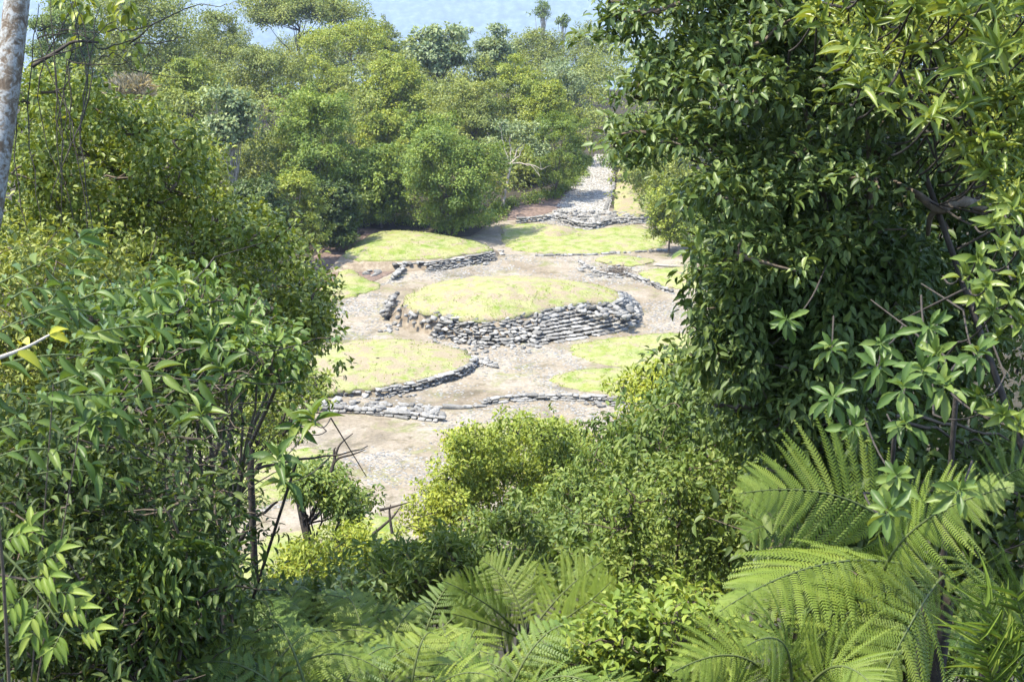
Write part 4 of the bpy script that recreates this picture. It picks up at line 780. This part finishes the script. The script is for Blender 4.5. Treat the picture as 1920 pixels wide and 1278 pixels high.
T.build('limbs', LICHEN, t); sb, sr, _ = subclump(Cn, .8, 7, rg, .5, .8); P, D_, U, Ls = leafcloud(sb, sr, 9000, .16, rg); foliage(t, P, D_, U, Ls, .45, 'mid', LM['mid'], rg)
# bare vines against the sky
rg = np.random.default_rng(311); t = thing('hanging_vines', 'tangle of thin bare vines hanging beside the lichen trunk', 'vines', A(110, 200, 13)); T = Tubes()
for k in range(12):
    x0 = rg.uniform(45, 230); y0 = rg.uniform(-60, 60); x1 = x0 + rg.normal(0, 60); y1 = rg.uniform(200, 520); d = rg.uniform(12.3, 14.3)
    T.add(wob(spline([A(x0, y0, d), A((x0 + x1) / 2 + rg.normal(0, 35), (y0 + y1) / 2, d), A(x1, y1, d)], 12), .012, rg), [.004, .008, .004], 4)
for k in range(11):
    x0 = rg.uniform(30, 260); y0 = rg.uniform(0, 140); a = rg.uniform(-.6, .6); l = rg.uniform(60, 200); d = rg.uniform(12.3, 14)
    T.add(wob(spline([A(x0, y0, d), A(x0 + l * .5, y0 + l * .5 * a + rg.normal(0, 15), d), A(x0 + l, y0 + l * a, d)], 8), .015, rg), [.008, .003], 4)
T.add(spline([A(60, 125, 13), A(110, 95, 13), A(140, 78, 13), (A(185, 80, 13))], 10), [.02, .012], 5); T.build('vines', BARKD, t)['kind'] = 'stuff'
P, D_, U, Ls = leafcloud(np.array([A(rg.uniform(130, 270), rg.uniform(5, 100), 13.5) for k in range(12)]), .16, 110, .12, rg, droop=.9); foliage(t, P, D_, U, Ls, .5, 'mid', LM['vine'], rg)
# tangle of twigs in the left middle
rg = np.random.default_rng(312); t = thing('tangled_twigs', 'dense tangle of brown twigs under the left shrub', 'twigs', A(400, 800, 10)); T = Tubes()
for k in range(130):
    x0 = rg.uniform(150, 400); y0 = rg.uniform(690, 1000); a = rg.uniform(-1, 1); l = rg.uniform(60, 200); d = rg.uniform(8.5, 12)
    T.add(wob(spline([A(x0, y0, d), A(x0 + l * .5, y0 + l * .4 * a + rg.normal(0, 25), d + .2), A(x0 + l * .9, y0 + l * .7 * a, d)], 8), .015, rg), [.007, .0025], 4)
T.build('twigs', TWIG, t)['kind'] = 'stuff'

# near arching sprays
def sprays(name, label, cat, arcs, L, mat, seed, d=5., W=.32, shape='lance', step=.05, stem=None, r=.0026, base=None, pend=0.):
    rng = np.random.default_rng(seed); a0 = A(*arcs[0][0], d); bs = np.array([a0[0] - .4, a0[1], zt(a0[0], a0[1])]) if base is None else np.array(base); t = thing(name, label, cat, bs)
    P, D_, U, Ls = [], [], [], []
    for arc in arcs:
        dd = d + rng.uniform(-.5, .6); pts = spline([A(x, y, dd + .1 * i) for i, (x, y) in enumerate(arc)], 20); T = Tubes(); T.add(pts, [r * 1.6, r * .7], 6); T.build('branch', stem or GREENSTEM, t)
        s = np.concatenate([[0], np.cumsum(np.linalg.norm(np.diff(pts, axis=0), axis=1))]); u = step * .6; k = 0
        while u < s[-1]:
            p = np.array([np.interp(u, s, pts[:, j]) for j in range(3)]); q = np.array([np.interp(u + .01, s, pts[:, j]) for j in range(3)]); tg = nrm(q - p) if u + .01 < s[-1] else nrm(pts[-1] - pts[-2])
            sd = nrm(np.cross(tg, [0, -.55, .83])) * (1 if k % 2 else -1)
            P.append(p); D_.append(nrm(sd * .85 + tg * .6 + np.array([0, -.15, -.16 - pend]) + rng.normal(0, .26, 3))); U.append(np.array([-.2, -.5, .85]) + rng.normal(0, .35, 3)); Ls.append(L * rng.uniform(.55, 1.2)); u += step * rng.uniform(.7, 1.2); k += 1
        for e in (-.4, 0, .4): P.append(pts[-1]); D_.append(nrm(nrm(pts[-1] - pts[-3]) + np.array([e, 0, e * .5]) + rng.normal(0, .1, 3))); U.append(np.array([0, -.5, .8])); Ls.append(L * .8)
    T = Tubes()
    for arc in arcs[::2]: T.add(spline([bs, (bs + A(*arc[0], d)) / 2 + rng.normal(0, .1, 3), A(*arc[0], d)], 8), [r * 1.6, r], 6)
    T.build('stems', TWIG, t)
    foliage(t, np.array(P), np.array(D_), np.array(U), np.array(Ls), W, shape, LM[mat], rng, 300, shape); return t
sprays('near_shrub', 'close shrub with long arching leafy sprays at the left edge', 'shrub', [[(-30, 545), (40, 510), (100, 480), (150, 446)], [(40, 620), (90, 570), (130, 510), (172, 450)], [(-40, 640), (40, 600), (110, 580), (180, 585), (250, 600)], [(130, 640), (190, 620), (255, 612), (300, 620)], [(100, 720), (200, 690), (310, 700), (375, 712)],
  [(-30, 735), (40, 738), (95, 742)], [(-30, 810), (50, 790), (80, 800)], [(60, 760), (140, 740), (240, 745), (320, 760)], [(-30, 690), (60, 670), (130, 665), (200, 680)], [(150, 560), (220, 540), (300, 550)], [(-20, 860), (60, 840), (130, 850), (170, 870)], [(20, 560), (60, 540), (110, 545)], [(150, 800), (200, 770), (240, 790)], [(60, 890), (140, 880), (220, 900)]], .1, 'near', 320, d=4.9, step=.036)
sprays('yellow_leaf_twig', 'twig with pale yellow new leaves at the left edge', 'twig', [[(-30, 680), (40, 655), (92, 628)]], .09, 'yellow', 321, d=4.2, step=.075, stem=BARKP, r=.005, W=.42)
rosettes('whorled_shrub', 'shrub with whorls of long drooping leaves beside the dirt square', 'shrub', [(375, 785, 7.6), (592, 795, 8), (520, 868, 7.6), (530, 905, 7.7), (560, 800, 8.3), (420, 700, 8), (390, 650, 8.2), (200, 780, 7), (180, 800, 7), (300, 590, 8.4), (330, 540, 8.8), (455, 610, 8.8)], .185, 9, 'near', 322, 'lance', .33, base=(-3.2, 9.6, zt(0, 9.6)), sr=.006)
# pinnate spray bottom left
rg = np.random.default_rng(330); t = thing('compound_leaf_shrub', 'lime green spray of toothed compound leaves at lower left', 'shrub', (-1.9, 4.4, zt(0, 4.4))); st = spline([A(-20, 1010, 5), A(40, 1070, 5), (A(85, 1130, 5)), A(120, 1175, 5), A(180, 1210, 5.1)], 20); T = Tubes(); T.add(st, [.006, .003], 6)
P, D_, U, Ls = [], [], [], []
for q in [(20, 1045, 60, 985), (40, 1070, 110, 1035), (30, 1060, 0, 1110), (70, 1110, 130, 1110), (60, 1100, 20, 1140), (100, 1150, 150, 1140), (95, 1145, 60, 1190), (140, 1190, 180, 1180), (-10, 1020, 40, 1000), (85, 1130, 60, 1160), (50, 1085, 95, 1080), (120, 1175, 100, 1215)]:
    a, b = A(q[0], q[1], 5), A(q[2], q[3], 4.95); T.add(np.linspace(a, b, 4), [.003, .002], 4)
    for f in (.45, .7, .95):
        for sgn in (-1, 1):
            tg = nrm(b - a); sd = nrm(np.cross(tg, [0, -.6, .8])) * sgn; P.append(a + (b - a) * f); D_.append(nrm(sd * .8 + tg * .6 + [0, 0, -.15])); U.append(np.array([0, -.5, .8]) + rg.normal(0, .2, 3)); Ls.append(.075 * rg.uniform(.8, 1.2))
    P.append(b); D_.append(nrm(b - a)); U.append(np.array([0, -.5, .8])); Ls.append(.085)
T.build('branch', GREENSTEM, t); foliage(t, np.array(P), np.array(D_), np.array(U), np.array(Ls), .34, 'lance', LM['bright'], rg, 300, 'lance')

# ------------------------------------------------------------------ ferns
def pinna_np(n, seed, wid=.2, gap=.8, droop=.22):
    """one leaflet of a fern frond: a midrib with two rows of small curved teeth; along +Y, unit length"""
    r = np.random.default_rng(seed); V, Tq = [], []
    for i in range(n):
        t = (i + .5) / n; w_ = wid * min(1, (1 - t) * 2.2 + .05) * (.75 + .25 * min(1, t * 6)) * r.uniform(.92, 1.06); z = -droop * t * t
        b = gap / n * .5
        for s in (-1, 1):
            k = len(V); V += [(0, t - b, z), (0, t + b, z), (s * w_ * .6, t + b * .9 + w_ * .16, z + .015), (s * w_ * .6, t - b * .7 + w_ * .16, z + .015), (s * w_, t + w_ * .42, z - .03)]
            Tq += [((k, k + 1, k + 2, k + 3) if s < 0 else (k, k + 3, k + 2, k + 1)), ((k + 3, k + 2, k + 4, k + 4) if s < 0 else (k + 3, k + 4, k + 2, k + 2))]
    V = np.array(V); q = np.array([f for f in Tq if f[2] != f[3]]); t3 = np.array([f[:3] for f in Tq if f[2] == f[3]])
    m = len(V); rb = np.array([(-.006, 0, 0), (.006, 0, 0), (.003, 1, -droop), (-.003, 1, -droop)]); V = np.concatenate([V, rb]); q = np.concatenate([q, [[m, m + 1, m + 2, m + 3]]])
    return V, [q, t3]
PIN = {k: pinna_np(*a) for k, a in dict(big=(24, 1, .18, .76, .25), small=(14, 2, .185, .7, .28)).items()}
PSH = {}
def fern(label, base, fronds, mat, seed, kind='big', sub=True, np_=20, trunk=.06, wid=.32, name='tree_fern', group='ferns on the near bank', dry=()):
    """fronds: (p0, p1, p2, normal, width) with world points; pinnae are sub-parts when sub"""
    rng = np.random.default_rng(seed); base = np.array(base, float); g = np.array([base[0], base[1], min(zt(base[0], base[1]), base[2] - .2)]); t = thing(name, label, 'fern', g, group)
    T = Tubes(); T.add(wob(np.linspace(g, base, 6), .03, rng), [trunk * 1.2, trunk], 8); T.build('trunk', BARKD, t)
    for fi, (p0, p1, p2, up, wd) in enumerate(fronds):
        m = LM['brownfern'] if fi in dry else LM[mat]; C3 = bez(p0, p1, p2, 40); T = Tubes(); Ln = np.linalg.norm(np.diff(C3, axis=0), axis=1).sum()
        T.add(C3, [.012, .009, .006, .003], 5); fo = T.build('frond', GREENSTEM if fi not in dry else TWIG, t); org = np.array(t.location)
        wx = Ln * .84 / np_ * (.6 if kind == 'big' else .47) / (.18 if kind == 'big' else .185) * 1.; tg = nrm(np.gradient(C3, axis=0)); Vs, F4, F3, rn, n = [], [], [], [], 0
        for k in range(np_):
            f = .16 + .83 * (k / (np_ - 1)) ** .92; x = f * 39; i = int(min(38, x)); p = C3[i] + (C3[i + 1] - C3[i]) * (x - i); a = tg[i]
            prof = min(1, .35 + 1.9 * (f - .12)) * min(1, (1.03 - f) * 2.1) ** .9
            U = nrm(np.asarray(up, float) - a * np.dot(up, a))
            for s in (-1, 1):
                if rng.random() < .035: continue
                sd = np.cross(a, U) * s; d = nrm(sd * .9 + a * (.28 + .45 * f) + rng.normal(0, .09, 3) + np.array([0, 0, -.16])); l = wd * prof * rng.uniform(.84, 1.06) * (1 if rng.random() > .05 else .6)
                X, Y, Z = frames(d[None], (U + rng.normal(0, .08, 3))[None]); X, Y, Z = X[0], Y[0], Z[0]; M = np.eye(4)
                M[:3, 0] = X * wx; M[:3, 1] = Y * l; M[:3, 2] = Z * l; M[:3, 3] = p - org
                if sub:
                    key = (kind, m.name)
                    if key not in PSH: me = bpy.data.meshes.new('pinna'); fill(me, *PIN[kind]); me.materials.append(m); PSH[key] = me
                    link('pinna', PSH[key], fo, Matrix(M.tolist()))
                else:
                    v, (q4, q3) = PIN[kind]; Vs.append(v @ M[:3, :3].T + M[:3, 3]); F4.append(q4 + n); F3.append(q3 + n); n += len(v); rn.append(np.full(len(v), rng.random()))
        if Vs: mk('pinnae', np.concatenate(Vs), [np.concatenate(F4), np.concatenate(F3)], m, fo, rnd=np.concatenate(rn))['kind'] = 'stuff'
    return t
def fr(a, b, c, up, w): return (A(*a), A(*b), A(*c), up, w)
# big right tree fern, fronds as in the photo
rb = A(1760, 1120, 9.2)
fern('large tree fern with wide arching fronds at lower right', rb, [
  fr((1745, 1080, 9.2), (1640, 880, 8.9), (1385, 925, 8.6), (-.35, -.75, .55), .62),
  fr((1750, 1075, 9.0), (1560, 1000, 8.2), (1350, 1145, 7.7), (-.1, -.35, .95), .5),
  fr((1650, 1090, 8.6), (1690, 955, 8.0), (1895, 912, 7.7), (-.15, -.6, .8), .4),
  fr((1770, 1080, 9.0), (1735, 1100, 8.2), (1625, 1330, 7.6), (.1, -.92, .4), .6),
  fr((1780, 1090, 9.2), (1850, 1010, 8.9), (1880, 1180, 8.4), (.3, -.8, .5), .5),
  fr((1760, 1100, 9.2), (1620, 1080, 8.8), (1500, 1240, 8.3), (-.2, -.8, .6), .46),
  ], 'fern', 401, np_=24, trunk=.1)
fern('shaded tree fern behind the large one, fronds pointing up', A(1560, 1010, 11), [
  fr((1560, 1010, 11), (1540, 900, 11.2), (1480, 850, 11.3), (0, -.9, .3), .5), fr((1565, 1005, 11), (1600, 880, 11.2), (1640, 840, 11.4), (0, -.9, .3), .5), fr((1570, 1010, 11), (1700, 900, 11.2), (1850, 940, 11.2), (0, -.8, .5), .5),
  fr((1560, 1015, 11), (1450, 960, 10.6), (1400, 1000, 10.4), (0, -.7, .6), .45)], 'dfern', 402, np_=22)
fern('fern at the bottom edge left of the large tree fern', A(1450, 1330, 7.6), [
  fr((1470, 1330, 7.6), (1420, 1170, 7.4), (1260, 1260, 7.1), (0, -.6, .8), .36), fr((1480, 1330, 7.6), (1500, 1150, 7.4), (1400, 1210, 7), (0, -.6, .8), .36), fr((1490, 1330, 7.6), (1560, 1190, 7.3), (1640, 1290, 7), (0, -.7, .7), .38),
  fr((1470, 1340, 7.6), (1350, 1250, 7.3), (1300, 1310, 7), (0, -.6, .8), .32)], 'fern', 403, np_=22)
fern('dark fern at the right edge behind the bamboo grass', A(1860, 1230, 8), [fr((1860, 1230, 8), (1890, 1080, 7.8), (1960, 1100, 7.6), (0, -.8, .5), .4), fr((1870, 1230, 8), (1830, 1140, 7.8), (1790, 1210, 7.5), (0, -.8, .5), .36), fr((1870, 1230, 8), (1930, 1150, 7.8), (1940, 1240, 7.5), (0, -.8, .5), .36), fr((1850, 950, 10), (1880, 860, 10), (1960, 880, 9.8), (0, -.8, .5), .4)], 'dfern', 404, np_=20)
# centre fern
cb = (985, 1200, 11.5)
fern('upright fern with a fan of fronds in the bottom centre', A(*cb), [
  fr(cb, (975, 1090, 11.5), (905, 1050, 11.6), (.1, -.9, .4), .42), fr(cb, (1040, 1110, 11.4), (1130, 1050, 11.6), (-.2, -.9, .4), .42), fr(cb, (930, 1130, 11.0), (835, 1090, 10.8), (.2, -.7, .7), .34), fr(cb, (1090, 1150, 11.0), (1150, 1085, 10.8), (-.2, -.7, .7), .36),
  fr(cb, (990, 1090, 12.0), (1010, 1055, 12.2), (0, -.9, .4), .36), fr(cb, (930, 1170, 11.0), (850, 1150, 10.6), (0, -.6, .8), .3), fr(cb, (1010, 1180, 10.6), (1050, 1240, 10.2), (0, -.6, .8), .3)], 'fern', 405, np_=21)
# bracken bank
rg = np.random.default_rng(410)
BR = [(470, 1215, 10.5, 'left'), (590, 1210, 10.8, ''), (700, 1225, 10.2, ''), (780, 1180, 11.5, ''), (540, 1275, 9.6, ''), (660, 1290, 9.4, ''), (860, 1270, 10, ''), (930, 1290, 9.6, ''), (400, 1260, 10, ''), (760, 1300, 9.2, ''), (1020, 1300, 9.6, ''), (520, 1165, 12.5, ''), (640, 1160, 12.5, ''), (460, 1300, 8.8, ''), (600, 1320, 8.5, '')]
BL = ['light green fern at the left end of the fern bank', 'light green fern in the left middle of the fern bank', 'light green fern below the long leaved shrub', 'light green fern farthest up the bank, left of the centre fern', 'light green fern at the bottom edge below the dark glossy shrub', 'light green fern at the bottom edge, middle of the bank',
      'fern with spread fronds directly below the centre fern', 'small fern at the bottom edge below the centre fern', 'shaded fern under the hanging leaves at the left of the bank', 'fern at the bottom edge right of the middle of the bank', 'small fern among the herbs right of the bottom centre',
      'small fern highest on the bank at its left end', 'small fern right under the dark glossy shrub', 'fern cut by the bottom edge at the left end of the bank', 'fern cut by the bottom edge, second from the left end of the bank']
for (px, py, d, _), lb in zip(BR, BL):
    b = A(px, py + 70, d); fs = []
    for k in range(6):
        th = k * 2 * math.pi / 6 + rg.uniform(-.45, .45); l = rg.uniform(.6, 1.05); o = np.array([math.cos(th), math.sin(th) * .8 - .15, 0]) * l; p2 = b + o + [0, 0, .1 + rg.uniform(0, .5)]; p1 = b + o * .45 + [0, 0, rg.uniform(.5, .85)]
        fs.append((b, p1, p2, np.array([0, -.35, 1.]), .27 * rg.uniform(.8, 1.15)))
    fern(lb, b, fs, 'fern' if int(px) % 3 else 'dfern', int(px), kind='small', sub=False, np_=17, trunk=.03, name='fern', group='light green ferns along the bottom')
# bamboo grass bottom right
rg = np.random.default_rng(420); t = thing('bamboo_grass', 'tall narrow bladed grass in the bottom right corner', 'grass clump', A(1900, 1330, 6.2)); P, D_, U, Ls = [], [], [], []; T = Tubes()
for a, b in [((1925, 1260), (1840, 1125)), ((1940, 1230), (1905, 1120)), ((1900, 1300), (1830, 1190)), ((1930, 1300), (1880, 1200)), ((1870, 1310), (1850, 1240))]:
    p, q = A(*a, 6), A(*b, 5.9); T.add(np.linspace(p, q, 6), [.006, .003], 5)
    for k in range(13):
        f = .15 + .85 * k / 12; s = 1 if k % 2 else -1; tg = nrm(q - p); P.append(p + (q - p) * f); D_.append(nrm(tg * .8 + RT * s * .7 + rg.normal(0, .15, 3))); U.append(np.array([0, -.6, .7]) + rg.normal(0, .3, 3)); Ls.append(.2 * rg.uniform(.7, 1.1))
T.build('stems', GREENSTEM, t); foliage(t, np.array(P), np.array(D_), np.array(U), np.array(Ls), .085, 'blade', LM['bright'], rg, 300, 'blade')
# herb layer over the whole near slope
rg = np.random.default_rng(430); q = rg.uniform([-14, 5.5], [14, 62], (5200, 2)); q = q[np.abs(q[:, 0]) < .42 * q[:, 1] + 1.5]; cz = np.array([zt(*p) for p in q]); Cn = np.column_stack([q, cz + rg.uniform(.1, .5, len(q))])
P, D_, U, Ls = leafcloud(Cn, .38, 42000, .15, rg, up=.8, droop=.2); V, Fs, k = leaves_np(P, D_, U, Ls, np.full(len(P), .5), 'quad')
tag(mk('undergrowth', V, Fs, LM['mid'], rnd=np.repeat(rg.random(len(P)), k)), 'low leafy undergrowth covering the near slope', kind='stuff')
